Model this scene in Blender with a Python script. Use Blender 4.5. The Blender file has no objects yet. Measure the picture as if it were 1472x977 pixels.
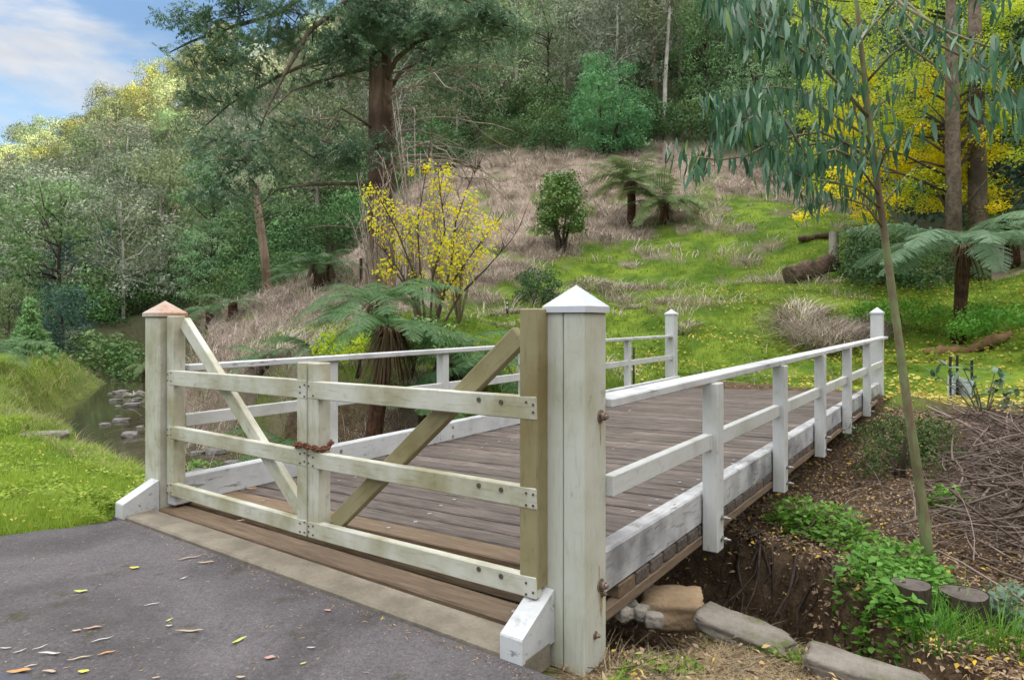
import bpy, bmesh, math, random
import numpy as np
from mathutils import Vector, Matrix, noise as mnoise
RNG = np.random.default_rng(7); random.seed(7)
SC = bpy.context.scene; COL = SC.collection
R = math.radians; Z = Vector((0, 0, 1))

# ------------------------------------------------------------------ camera model (1472 x 977 photograph)
F, CX, HY, EYE = 944.0, 736.0, 461.5, 1.45
def P(px, py, D):
    return Vector(((px - CX) / F * D, D, EYE - (py - HY) / F * D))
TH = R(35.26); U = Vector((math.sin(TH), math.cos(TH), 0)); V = Vector((-U.y, U.x, 0)); R0 = Vector((.318, 2.889, 0))
def B(s, t, z=0.0):                       # bridge coordinates: s to the left, t along the deck
    return R0 + V * s + U * t + Z * z
def s_at(px, t):
    k = (px - CX) / F; a = R0 + U * t
    return (k * a.y - a.x) / (V.x - k * V.y)
def t_at(px, s):
    k = (px - CX) / F; a = R0 + V * s
    return (k * a.y - a.x) / (U.x - k * U.y)
def z_at(s, t, py):
    return EYE - (py - HY) / F * B(s, t).y

# ------------------------------------------------------------------ object helpers
def tag(o, label=None, cat=None, group=None, kind=None):
    if label: o['label'] = label
    if cat: o['category'] = cat
    if group: o['group'] = group
    if kind: o['kind'] = kind
    return o
def empty(name, loc=(0, 0, 0), label=None, cat=None, group=None, rz=0, sc=1):
    o = bpy.data.objects.new(name, None); COL.objects.link(o); o.empty_display_size = .1
    o.location = loc; o.rotation_euler = (0, 0, rz); o.scale = (sc,) * 3 if not hasattr(sc, '__len__') else sc
    return tag(o, label, cat, group)
def link(name, me, parent=None):
    o = bpy.data.objects.new(name, me); COL.objects.link(o)
    if parent is not None: o.parent = parent
    return o

def inworld(o):
    if o.parent is not None and o.parent.type == 'EMPTY': o.matrix_parent_inverse = o.parent.matrix_basis.inverted()
    return o
class MB:
    """collects shapes, then links them as one mesh object"""
    def __init__(s): s.v = []; s.f = []; s.g = []; s.smooth = []
    def beam(s, p0, p1, w, h, up=Z, ch=.005, side=None):
        p0 = Vector(p0); p1 = Vector(p1); x = (p1 - p0); L = x.length; x.normalize()
        y = Vector(up).cross(x)
        if y.length < 1e-4: y = Vector((V.x, V.y, 0))
        y.normalize(); z = x.cross(y); c = (p0 + p1) / 2
        if side is not None:
            y = Vector(side).normalized(); z = x.cross(y).normalized()
        ex = (L / 2, w / 2, h / 2); ax = (x, y, z); ro = random.random() * 50; b = len(s.v); idx = {}
        for sx in (-1, 1):
            for sy in (-1, 1):
                for sz in (-1, 1):
                    for k in range(3):
                        q = [sx * ex[0], sy * ex[1], sz * ex[2]]
                        for m in range(3):
                            if m != k: q[m] -= (sx, sy, sz)[m] * ch
                        idx[sx, sy, sz, k] = len(s.v)
                        s.v.append(c + x * q[0] + y * q[1] + z * q[2]); s.g.append((q[0] + ro, q[1] + ro * .37, q[2] + ro * .71))
        def I(sg, k): return idx[sg[0], sg[1], sg[2], k]
        for k in range(3):
            l, m = (k + 1) % 3, (k + 2) % 3
            for a in (-1, 1):
                q = []
                for (bb, cc) in ((-1, -1), (1, -1), (1, 1), (-1, 1)):
                    sg = [0, 0, 0]; sg[k] = a; sg[l] = bb; sg[m] = cc; q.append(I(sg, k))
                s.f.append(q)
                for bb in (-1, 1):
                    q = []
                    for (cc, kk) in ((-1, k), (1, k), (1, l), (-1, l)):
                        sg = [0, 0, 0]; sg[k] = a; sg[l] = bb; sg[m] = cc; q.append(I(sg, kk))
                    s.f.append(q)
        for sx in (-1, 1):
            for sy in (-1, 1):
                for sz in (-1, 1): s.f.append([I((sx, sy, sz), k) for k in range(3)])
        return s
    def poly(s, pts, faces, smooth=False):
        b = len(s.v); ro = random.random() * 9
        for p in pts: s.v.append(Vector(p)); s.g.append((p[0] + ro, p[1], p[2]))
        for f in faces: s.f.append([b + i for i in f])
        return s
    def tube(s, pts, rad, n=8, cap=True, wob=0.0):
        pts = [Vector(p) for p in pts]; b = len(s.v); m = len(pts); ro = random.random() * 20; al = 0
        prev = None
        for i, p in enumerate(pts):
            d = (pts[min(i + 1, m - 1)] - pts[max(i - 1, 0)])
            if d.length < 1e-9: d = Z.copy()
            d.normalize()
            if prev is None:
                a = d.orthogonal().normalized()
            else:
                a = prev - d * prev.dot(d)
                a = a.normalized() if a.length > 1e-6 else d.orthogonal().normalized()
            prev = a; c = d.cross(a)
            r = rad[i] if hasattr(rad, '__len__') else rad
            if i: al += (pts[i] - pts[i - 1]).length
            for k in range(n):
                an = 2 * math.pi * k / n
                rr = r * (1 + wob * (random.random() - .5))
                s.v.append(p + a * (math.cos(an) * rr) + c * (math.sin(an) * rr)); s.g.append((al + ro, math.cos(an) * r + ro, math.sin(an) * r))
        for i in range(m - 1):
            for k in range(n):
                s.f.append([b + i * n + k, b + i * n + (k + 1) % n, b + (i + 1) * n + (k + 1) % n, b + (i + 1) * n + k]); s.smooth.append(len(s.f) - 1)
        if cap:
            s.f.append([b + k for k in range(n)][::-1]); s.f.append([b + (m - 1) * n + k for k in range(n)])
        return s
    def build(s, name, mat, parent=None, local=False):
        """vertices are in world space unless local, when they are in the parent's space"""
        me = bpy.data.meshes.new(name)
        me.from_pydata([tuple(v) for v in s.v], [], s.f)
        bm = bmesh.new(); bm.from_mesh(me); bmesh.ops.recalc_face_normals(bm, faces=bm.faces[:]); bm.to_mesh(me); bm.free()
        at = me.attributes.new('grain', 'FLOAT_VECTOR', 'POINT'); at.data.foreach_set('vector', np.array(s.g, dtype=np.float32).ravel())
        sm = np.zeros(len(me.polygons), dtype=bool); sm[[i for i in s.smooth if i < len(sm)]] = True
        me.polygons.foreach_set('use_smooth', sm)
        me.materials.append(mat)
        o = link(name, me, parent)
        if not local: inworld(o)
        return o

def npmesh(name, verts, faces, mat, var=None, smooth=False):
    """verts (n,3), faces (m,k) with one k"""
    verts = np.asarray(verts, dtype=np.float32); faces = np.asarray(faces, dtype=np.int32)
    me = bpy.data.meshes.new(name); m, k = faces.shape
    me.vertices.add(len(verts)); me.vertices.foreach_set('co', verts.ravel())
    me.loops.add(m * k); me.loops.foreach_set('vertex_index', faces.ravel())
    me.polygons.add(m); me.polygons.foreach_set('loop_start', np.arange(m, dtype=np.int32) * k)
    me.polygons.foreach_set('loop_total', np.full(m, k, dtype=np.int32))
    if smooth: me.polygons.foreach_set('use_smooth', np.ones(m, dtype=bool))
    if var is not None:
        at = me.attributes.new('var', 'FLOAT', 'POINT'); at.data.foreach_set('value', np.asarray(var, dtype=np.float32))
    me.update(calc_edges=True); me.materials.append(mat)
    return me

def unit(a): return a / np.maximum(np.linalg.norm(a, axis=-1, keepdims=True), 1e-9)
def leaf_arrays(C, d, nrm, L, W, var, curl=.12, wide=.42):
    """one six-sided bent leaf (two quads) per row"""
    C = np.asarray(C, float); n = len(C); L = np.broadcast_to(np.asarray(L, float), (n,))[:, None]; W = np.broadcast_to(np.asarray(W, float), (n,))[:, None]
    d = unit(np.asarray(d, float)); sd = unit(np.cross(d, nrm)); up = np.cross(sd, d)
    a = C; e = C + d * L - up * L * curl
    m1 = C + d * L * wide + up * L * curl * .5
    l = m1 + sd * W / 2 - up * W * .15; r = m1 - sd * W / 2 - up * W * .15
    v = np.stack([a, l, e, r], 1).reshape(-1, 3)
    f = np.arange(n * 4).reshape(n, 4)
    return v, f, np.repeat(np.asarray(var, float), 4)
def long_leaf_arrays(C, d, nrm, L, W, var, bend=.25):
    """lance-shaped leaf of three quads, curved"""
    C = np.asarray(C, float); n = len(C); L = np.asarray(L, float).reshape(-1, 1); W = np.asarray(W, float).reshape(-1, 1)
    d = unit(np.asarray(d, float)); sd = unit(np.cross(d, nrm)); up = np.cross(sd, d); bd = np.asarray(bend, float).reshape(-1, 1) if hasattr(bend, '__len__') else bend
    prof = [(0, .10), (.22, .85), (.5, 1.0), (.78, .6), (1, .04)]
    rows = []
    for t, w in prof:
        c = C + d * L * t + sd * L * bd * (t - t * t) + up * L * .10 * (t - t * t)
        rows.append(c + sd * W / 2 * w); rows.append(c - sd * W / 2 * w)
    v = np.stack(rows, 1).reshape(-1, 3); k = len(prof)
    q = np.array([[2 * i, 2 * i + 1, 2 * i + 3, 2 * i + 2] for i in range(k - 1)])
    f = (np.arange(n)[:, None, None] * (2 * k) + q[None]).reshape(-1, 4)
    return v, f, np.repeat(np.asarray(var, float), 2 * k)
def blade_arrays(Pb, az, h, w, lean, var, droop=0.0, segs=3):
    """tapered blades of grass or straw bent over along azimuth az"""
    Pb = np.asarray(Pb, float); n = len(Pb)
    B1 = lambda a: np.broadcast_to(np.asarray(a, float), (n,))
    az, h, w, lean, droop = map(B1, (az, h, w, lean, droop))
    dx = np.stack([np.cos(az), np.sin(az), np.zeros(n)], 1); sx = np.stack([-np.sin(az + .4), np.cos(az + .4), np.zeros(n)], 1)
    rows = []
    for i in range(segs + 1):
        t = i / segs
        c = Pb + dx * (lean * h * t ** 1.6)[:, None]; c[:, 2] += h * t - droop * h * t * t
        ww = (w * (1 - t * .93) / 2)[:, None]
        rows.append(c + sx * ww); rows.append(c - sx * ww)
    v = np.stack(rows, 1).reshape(-1, 3); k = segs + 1
    q = np.array([[2 * i, 2 * i + 1, 2 * i + 3, 2 * i + 2] for i in range(segs)])
    f = (np.arange(n)[:, None, None] * (2 * k) + q[None]).reshape(-1, 4)
    return v, f, np.repeat(np.asarray(var, float), 2 * k)
class Leaves:
    def __init__(s): s.V = []; s.Fc = []; s.W = []; s.n = 0
    def add(s, vfw):
        v, f, w = vfw; s.V.append(v); s.Fc.append(f + s.n); s.W.append(w); s.n += len(v); return s
    def mesh(s, name, mat, smooth=False):
        return npmesh(name, np.concatenate(s.V), np.concatenate(s.Fc), mat, np.concatenate(s.W), smooth)
def rsph(n):
    return unit(RNG.normal(size=(n, 3)))

# ------------------------------------------------------------------ materials
MATS = {}
def newmat(name):
    m = bpy.data.materials.new(name); m.use_nodes = True; nt = m.node_tree; nt.nodes.clear()
    return m, nt, nt.nodes, nt.links
def N(nodes, kind, **kw):
    n = nodes.new(kind)
    for k, v in kw.items():
        if hasattr(n, k): setattr(n, k, v)
        else: n.inputs[k.replace('_', ' ')].default_value = v
    return n
def ramp(nodes, stops, interp='LINEAR'):
    r = nodes.new('ShaderNodeValToRGB'); e = r.color_ramp.elements; r.color_ramp.interpolation = interp
    while len(e) < len(stops): e.new(.5)
    for i, (p, c) in enumerate(stops):
        e[i].position = p; e[i].color = (*c, 1) if len(c) == 3 else c
    return r
def mix(nodes, links, fac, a, b, mode='MIX'):
    m = nodes.new('ShaderNodeMix'); m.data_type = 'RGBA'; m.blend_type = mode
    for sock, val in ((m.inputs['Factor'], fac), (m.inputs['A'], a), (m.inputs['B'], b)):
        if hasattr(val, 'is_linked'): links.new(val, sock)
        elif sock.type == 'RGBA': sock.default_value = (*val, 1) if len(val) == 3 else val
        else: sock.default_value = val
    return m.outputs['Result']
def mth(nodes, links, op, a, b=None, clamp=False):
    m = nodes.new('ShaderNodeMath'); m.operation = op; m.use_clamp = clamp
    for i, val in enumerate((a, b)):
        if val is None: continue
        if hasattr(val, 'is_linked'): links.new(val, m.inputs[i])
        else: m.inputs[i].default_value = val
    return m.outputs[0]
def noise(nodes, links, vec, scale, detail=4, rough=.55, stretch=None, dist=0):
    if stretch is not None:
        mp = nodes.new('ShaderNodeMapping'); mp.inputs['Scale'].default_value = stretch; links.new(vec, mp.inputs['Vector']); vec = mp.outputs[0]
    n = nodes.new('ShaderNodeTexNoise'); n.inputs['Scale'].default_value = scale; n.inputs['Detail'].default_value = detail; n.inputs['Roughness'].default_value = rough; n.inputs['Distortion'].default_value = dist
    links.new(vec, n.inputs['Vector']); return n.outputs['Fac']
def finish(m, nt, nodes, links, col, rough=.6, bump=None, bstr=.3, bdist=.02, spec=.4, metallic=0):
    b = nodes.new('ShaderNodeBsdfPrincipled'); o = nodes.new('ShaderNodeOutputMaterial')
    for sock, val in ((b.inputs['Base Color'], col), (b.inputs['Roughness'], rough)):
        if hasattr(val, 'is_linked'): links.new(val, sock)
        elif sock.type == 'RGBA': sock.default_value = (*val, 1)
        else: sock.default_value = val
    b.inputs['Specular IOR Level'].default_value = spec; b.inputs['Metallic'].default_value = metallic
    if bump is not None:
        bn = nodes.new('ShaderNodeBump'); bn.inputs['Strength'].default_value = bstr; bn.inputs['Distance'].default_value = bdist
        links.new(bump, bn.inputs['Height']); links.new(bn.outputs[0], b.inputs['Normal'])
    links.new(b.outputs[0], o.inputs[0]); return m
def sstep(nodes, links, v, a, b):
    r = nodes.new('ShaderNodeMapRange'); r.interpolation_type = 'SMOOTHSTEP'
    r.inputs['From Min'].default_value = a; r.inputs['From Max'].default_value = b; links.new(v, r.inputs['Value']); return r.outputs[0]

def mat_paint(name, base, stain, amount, chip=.5, chipcol=(.16, .145, .13), streak=.5):
    """old painted timber: grain cracks, grime blotches, chipped patches"""
    m, nt, nd, lk = newmat(name)
    g = N(nd, 'ShaderNodeAttribute', attribute_name='grain').outputs['Vector']; tc = nd.new('ShaderNodeTexCoord').outputs['Object']
    big = noise(nd, lk, tc, 2.6, 5, .6); fine = noise(nd, lk, g, 6, 6, .65, (1, 9, 9)); grain = noise(nd, lk, g, 14, 5, .6, (.25, 8, 8))
    c = mix(nd, lk, sstep(nd, lk, big, .62 - amount * .5, .95 - amount * .35), base, stain)
    c = mix(nd, lk, mth(nd, lk, 'MULTIPLY', sstep(nd, lk, fine, .5, .78), streak), c, tuple(x * .62 for x in stain))
    mo = noise(nd, lk, tc, 11, 6, .7)
    c = mix(nd, lk, mth(nd, lk, 'MULTIPLY', sstep(nd, lk, mo, .58, .74), .55), c, tuple(x * .55 for x in stain))
    ck = sstep(nd, lk, grain, .66, .73)
    c = mix(nd, lk, mth(nd, lk, 'MULTIPLY', ck, .55), c, (.2, .19, .15))
    chn = noise(nd, lk, g, 5, 8, .72, (.6, 3.2, 3.2)); chm = sstep(nd, lk, chn, .74 - chip * .14, .765 - chip * .14)
    c = mix(nd, lk, mth(nd, lk, 'MULTIPLY', chm, .9 if chip > 0 else 0), c, chipcol)
    h = mth(nd, lk, 'SUBTRACT', mth(nd, lk, 'MULTIPLY', fine, .5), mth(nd, lk, 'ADD', ck, chm))
    return finish(m, nt, nd, lk, c, .55, h, .25, .006, .35)
def mat_wood(name, a, b, dark, rough=.75, worn=.4):
    m, nt, nd, lk = newmat(name)
    g = N(nd, 'ShaderNodeAttribute', attribute_name='grain').outputs['Vector']; tc = nd.new('ShaderNodeTexCoord').outputs['Object']
    per = nd.new('ShaderNodeTexWhiteNoise'); per.noise_dimensions = '1D'
    gr = noise(nd, lk, g, 7, 7, .65, (.6, 7, 7)); gr2 = noise(nd, lk, g, 22, 4, .6, (.3, 6, 6)); big = noise(nd, lk, tc, 1.7, 5, .65)
    c = mix(nd, lk, sstep(nd, lk, gr, .3, .72), a, b); tone = noise(nd, lk, g, .11, 2, .5)
    c = mix(nd, lk, 1.0, c, mix(nd, lk, sstep(nd, lk, tone, .35, .65), (.62, .62, .62), (1.15, 1.12, 1.1)), 'MULTIPLY')
    c = mix(nd, lk, mth(nd, lk, 'MULTIPLY', sstep(nd, lk, gr2, .56, .72), .6), c, dark)
    c = mix(nd, lk, mth(nd, lk, 'MULTIPLY', sstep(nd, lk, big, .4, .75), worn), c, tuple(x * .6 for x in a))
    return finish(m, nt, nd, lk, c, rough, mth(nd, lk, 'SUBTRACT', gr, gr2), .5, .01, .3)
def mat_bark(name, a, b, scale=3, stretch=(1, 1, .18), rough=.85, bstr=.8, bdist=.05, gr=False):
    m, nt, nd, lk = newmat(name)
    v = nd.new('ShaderNodeTexCoord').outputs['Object']
    n1 = noise(nd, lk, v, scale * 4, 6, .65, stretch, .6); n2 = noise(nd, lk, v, scale * .6, 4, .6)
    c = mix(nd, lk, sstep(nd, lk, n1, .35, .65), a, b); c = mix(nd, lk, sstep(nd, lk, n2, .4, .75), c, tuple(x * .6 for x in b))
    return finish(m, nt, nd, lk, c, rough, n1, bstr, bdist, .2)
def mat_leaf(name, a, b, hue=.02, val=.25, rough=.5, transl=.3, spec=.3, c3=None, p3=.9):
    m, nt, nd, lk = newmat(name)
    var = N(nd, 'ShaderNodeAttribute', attribute_name='var').outputs['Fac']; oi = nd.new('ShaderNodeObjectInfo').outputs['Random']
    st = [(0, a), (1, b)] if c3 is None else [(0, a), (p3 - .08, b), (p3, c3)]
    r = ramp(nd, st); lk.new(var, r.inputs[0])
    hs = nd.new('ShaderNodeHueSaturation')
    lk.new(mth(nd, lk, 'ADD', mth(nd, lk, 'MULTIPLY', oi, 2 * hue), .5 - hue), hs.inputs['Hue'])
    o2 = mth(nd, lk, 'FRACT', mth(nd, lk, 'MULTIPLY', oi, 7.31))
    lk.new(mth(nd, lk, 'ADD', mth(nd, lk, 'MULTIPLY', o2, 2 * val), 1 - val), hs.inputs['Value']); hs.inputs['Saturation'].default_value = 1
    lk.new(r.outputs[0], hs.inputs['Color'])
    bs = nd.new('ShaderNodeBsdfPrincipled'); bs.inputs['Roughness'].default_value = rough; bs.inputs['Specular IOR Level'].default_value = spec
    tr = nd.new('ShaderNodeBsdfTranslucent'); mx = nd.new('ShaderNodeMixShader'); mx.inputs[0].default_value = transl
    lk.new(hs.outputs[0], bs.inputs['Base Color']); lk.new(hs.outputs[0], tr.inputs['Color'])
    lk.new(bs.outputs[0], mx.inputs[1]); lk.new(tr.outputs[0], mx.inputs[2])
    o = nd.new('ShaderNodeOutputMaterial'); lk.new(mx.outputs[0], o.inputs[0]); return m
def mat_rock(name, a, b, moss=0, scale=3):
    m, nt, nd, lk = newmat(name); v = nd.new('ShaderNodeTexCoord').outputs['Object']
    n1 = noise(nd, lk, v, scale, 8, .65); n2 = noise(nd, lk, v, scale * 9, 5, .7)
    c = mix(nd, lk, sstep(nd, lk, n1, .35, .65), a, b); c = mix(nd, lk, mth(nd, lk, 'MULTIPLY', sstep(nd, lk, n2, .5, .7), .5), c, tuple(x * .5 for x in a))
    if moss: c = mix(nd, lk, mth(nd, lk, 'MULTIPLY', sstep(nd, lk, noise(nd, lk, v, scale * 1.3, 6, .7, (1, 1.3, 1)), .55, .68), moss), c, (.09, .12, .02))
    return finish(m, nt, nd, lk, c, .85, mth(nd, lk, 'ADD', n1, mth(nd, lk, 'MULTIPLY', n2, .4)), .6, .03, .2)
def mat_flat(name, col, rough=.6, metallic=0, var=.3, scale=20):
    m, nt, nd, lk = newmat(name); v = nd.new('ShaderNodeTexCoord').outputs['Object']; n = noise(nd, lk, v, scale, 6, .7)
    c = mix(nd, lk, sstep(nd, lk, n, .3, .7), tuple(x * (1 - var) for x in col), tuple(min(1, x * (1 + var)) for x in col))
    return finish(m, nt, nd, lk, c, rough, n, .2, .005, .4, metallic)

M = {}
M['white'] = mat_paint('white_paint', (.545, .55, .53), (.38, .39, .33), .32, .3, (.2, .18, .16), .3)
M['cream'] = mat_paint('greened_paint', (.56, .555, .475), (.30, .275, .15), .62, .25, (.15, .14, .08), .6)
M['pale'] = mat_paint('pale_green_paint', (.52, .53, .455), (.38, .38, .27), .5, .1, (.2, .2, .15), .45)
M['bare'] = mat_paint('algae_timber', (.285, .25, .135), (.19, .15, .06), .7, .2, (.11, .09, .05), .65)
M['worn'] = mat_paint('peeling_white_paint', (.56, .57, .565), (.36, .36, .365), .45, .95, (.22, .215, .215), .3)
M['kerb'] = mat_paint('weather_beaten_kerb_paint', (.55, .555, .555), (.17, .165, .175), .6, .95, (.12, .115, .12), .7)
M['metal_cap'] = mat_paint('cap_paint', (.53, .55, .57), (.39, .405, .43), .35, .15, (.4, .4, .42), .2)
M['rust_cap'] = mat_paint('rusty_cap_paint', (.56, .53, .48), (.36, .15, .05), .68, .8, (.24, .08, .02), .8)
M['deck'] = mat_wood('weathered_deck', (.085, .067, .055), (.26, .215, .185), (.022, .017, .014), .7, .45)
M['deck_brown'] = mat_wood('brown_threshold_board', (.185, .125, .075), (.345, .25, .16), (.07, .045, .03), .7, .35)
M['concrete'] = mat_rock('threshold_concrete', (.27, .235, .18), (.19, .165, .125), 0, 5)
M['timber'] = mat_wood('stringer_timber', (.22, .15, .09), (.36, .27, .19), (.06, .04, .03), .8, .5)
M['rust'] = mat_flat('rust', (.16, .06, .028), .8, .2, .5, 60)
M['bolt'] = mat_flat('rusting_bolt', (.23, .17, .13), .6, .4, .5, 80)
M['steel'] = mat_flat('galvanised_steel', (.34, .33, .32), .5, .7, .3, 60)
M['nail'] = mat_flat('dark_nail', (.09, .075, .06), .7, .3, .3, 60)
M['black'] = mat_flat('black_stake', (.02, .02, .022), .7)
M['bark_red'] = mat_bark('redwood_bark', (.27, .18, .135), (.125, .078, .058), 1.5, (1, 1, .1), .9, 1, .08)
M['bark_grey'] = mat_bark('pale_gum_bark', (.46, .42, .37), (.28, .24, .2), 1.2, (1, 1, .2))
M['bark_tan'] = mat_bark('tan_gum_bark', (.33, .24, .18), (.2, .14, .1), 1.5, (1, 1, .15))
M['bough'] = mat_bark('grey_brown_bough_bark', (.20, .155, .115), (.10, .075, .055), 2, (1, 1, 1))
M['bark_white'] = mat_bark('white_gum_bark', (.58, .55, .5), (.38, .35, .3), .8, (1, 1, .3))
M['bark_dark'] = mat_bark('dark_bark', (.10, .075, .055), (.045, .034, .026), 2)
M['bark_sap'] = mat_bark('green_brown_sapling_bark', (.22, .27, .12), (.21, .15, .095), 4, (1, 1, .3), .7, .3, .01)
M['twig'] = mat_bark('grey_twig', (.52, .43, .36), (.36, .29, .24), 5)
M['twig_dark'] = mat_bark('dark_twig', (.13, .09, .065), (.07, .05, .04), 5)
M['fern_trunk'] = mat_bark('fibrous_fern_trunk', (.13, .065, .035), (.05, .028, .018), 5, (1, 1, .4), .95, 1, .05)
M['log'] = mat_bark('rotting_log_bark', (.20, .14, .10), (.08, .055, .04), 3, (1, 1, 1), .9, 1, .05)
M['cut'] = mat_rock('cut_stump_wood', (.15, .125, .11), (.09, .075, .066), 0, 9)
M['rock'] = mat_rock('grey_stone', (.30, .27, .23), (.20, .18, .15), .6, 5)
M['slab'] = mat_rock('stone_slab', (.25, .222, .185), (.16, .142, .115), .8, 6)
M['sand'] = mat_rock('ochre_stone', (.36, .26, .16), (.26, .18, .105), 0, 4)
M['creekstone'] = mat_rock('creek_stone', (.22, .21, .195), (.13, .12, .11), .3, 3)
M['rot_bark'] = mat_rock('rotting_bark_slab', (.24, .15, .07), (.13, .075, .035), 0, 5)
M['moss'] = mat_rock('mossy_bank', (.065, .085, .035), (.1, .095, .05), .9, 4)

M['l_gum'] = mat_leaf('olive_gum_leaves', (.075, .115, .045), (.42, .49, .25), .03, .4, .55, .2)
M['l_grey'] = mat_leaf('grey_gum_leaves', (.11, .14, .085), (.53, .57, .40), .025, .38, .6, .2)
M['l_green'] = mat_leaf('mid_green_leaves', (.045, .11, .035), (.29, .43, .17), .03, .38, .5, .2)
M['l_dark'] = mat_leaf('dark_blue_green_leaves', (.022, .06, .045), (.09, .18, .13), .015, .25, .5, .15)
M['l_ridge'] = mat_leaf('sun_tinted_gum_leaves', (.12, .145, .04), (.47, .46, .13), .02, .35, .55, .2)  # gum leaves with the ridge's warm sunlight put into the colour
M['l_shrub'] = mat_leaf('shrub_leaves', (.045, .11, .03), (.16, .28, .085), .03, .3, .5, .2)
M['l_feather'] = mat_leaf('feathery_wattle_leaves', (.08, .17, .065), (.38, .55, .27), .02, .25, .55, .2)
M['l_bright'] = mat_leaf('bright_green_leaves', (.05, .19, .07), (.23, .50, .20), .01, .1, .5, .3)
M['l_bush'] = mat_leaf('glossy_bush_leaves', (.05, .13, .025), (.20, .36, .07), .01, .1, .4, .2, .4)
M['l_conifer'] = mat_leaf('conifer_sprays', (.035, .09, .048), (.33, .50, .32), .01, .05, .6, .2, .2, (.30, .13, .05), .996)
M['l_blue'] = mat_leaf('blue_gum_leaves', (.018, .078, .038), (.115, .26, .135), .01, .05, .27, .22, .75, (.20, .34, .07), .88)
M['l_yellow'] = mat_leaf('yellow_leaves', (.56, .58, .03), (.95, .80, .03), .005, .03, .5, .5, .3, (.88, .50, .03), .95)
M['l_gold'] = mat_leaf('gold_maple_leaves', (.72, .62, .015), (.98, .82, .02), .005, .03, .5, .5)
M['l_lime'] = mat_leaf('lime_maple_leaves', (.16, .30, .02), (.72, .80, .06), .005, .03, .5, .5)
M['l_fern'] = mat_leaf('fern_fronds', (.04, .11, .03), (.16, .30, .10), .01, .12, .5, .3)
M['l_deep'] = mat_leaf('deep_green_leaves', (.022, .065, .022), (.09, .19, .055), .01, .1, .45, .15)
M['l_fern_pale'] = mat_leaf('pale_fern_fronds', (.11, .21, .11), (.30, .44, .26), .01, .1, .45, .3)
M['l_fern_far'] = mat_leaf('yellow_green_fern_fronds', (.085, .15, .04), (.29, .38, .14), .01, .1, .5, .3)  # yellower green of the distant ferns
M['l_fern_dead'] = mat_leaf('dead_fern_skirt', (.08, .055, .03), (.22, .155, .08), .01, .1, .8, .1)
M['l_young'] = mat_leaf('fresh_feathery_leaves', (.13, .30, .09), (.38, .62, .26), .01, .05, .5, .3)
M['l_moss'] = mat_leaf('mossy_leaves', (.05, .085, .025), (.14, .20, .06), .01, .1, .7, .1, .15)
M['l_weed'] = mat_leaf('leafy_weeds', (.07, .22, .02), (.20, .42, .055), .01, .1, .45, .35)
M['l_mag'] = mat_leaf('broad_blue_green_leaves', (.05, .11, .055), (.15, .25, .14), .01, .1, .35, .25, .5)
M['g_lush'] = mat_leaf('lush_grass', (.12, .22, .02), (.40, .50, .065), .01, .05, .5, .4, .2)
M['g_lawn'] = mat_leaf('lawn_grass', (.055, .12, .012), (.30, .42, .045), .01, .05, .55, .4, .2)
M['g_straw'] = mat_leaf('dead_bracken_straw', (.17, .135, .10), (.76, .66, .55), .005, .05, .8, .2, .1)
M['g_tan'] = mat_leaf('dry_grass_straw', (.30, .23, .12), (.55, .45, .27), .005, .05, .8, .2, .1)
M['g_reed'] = mat_leaf('creek_reeds', (.11, .19, .03), (.34, .44, .11), .005, .05, .6, .3, .1)
M['litter'] = mat_leaf('brown_leaf_litter', (.09, .055, .033), (.46, .33, .20), .01, .1, .75, .1, .2, (.66, .46, .05), .955)
M['litter_y'] = mat_leaf('fallen_yellow_leaves', (.50, .38, .05), (.72, .60, .16), .01, .1, .6, .3)

# ------------------------------------------------------------------ terrain
CTRL = [(-3, 0, 0), (0, -3, 0), (0, 2, 0), (-6, 0, 0), (-10, -5, 0), (8, -8, -.2), (-2, 4.4, 0), (.35, 2.5, -.05), (1.0, 2.5, -.10), (1.7, 2.3, -.16), (3, 1.0, -.3),
        (-20, -20, 0), (20, -20, 2), (0, -30, 0), (-3.6, 6.2, -.08), (-5, 8, -.22), (-6, 10, -.25), (-8, 8, 0), (-12, 12, 0), (-15, 18, -.05), (-16, 23, -.05), (-20, 24, 0),
        (-30, 24, .3), (-12, 18, -.25), (-12, 4, .05), (-25, 8, .3), (-3.4, 4.6, -.02), (-60, 30, 1), (-60, 0, 2), (-22, 30, -.2),
        (60, -40, 28), (60, 10, 34), (110, -30, 62), (110, 30, 66), (150, 0, 92), (150, 80, 95), (200, 60, 100), (200, -60, 100), (110, 80, 72), (30, 8, 10), (14, 2, 1.2), (18, 14, 3.4), (45, 30, 26), (150, -60, 92), (60, -90, 28), (150, -150, 90), (0, -100, 4), (-100, -100, 4), (-150, 0, 8), (-150, 120, 12), (-200, 250, 30), (0, 280, 140), (150, 220, 130), (-130, 200, 30), (80, 130, 78)]  # includes the unseen right-hand hill, shaped to keep low sun off the valley
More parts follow.
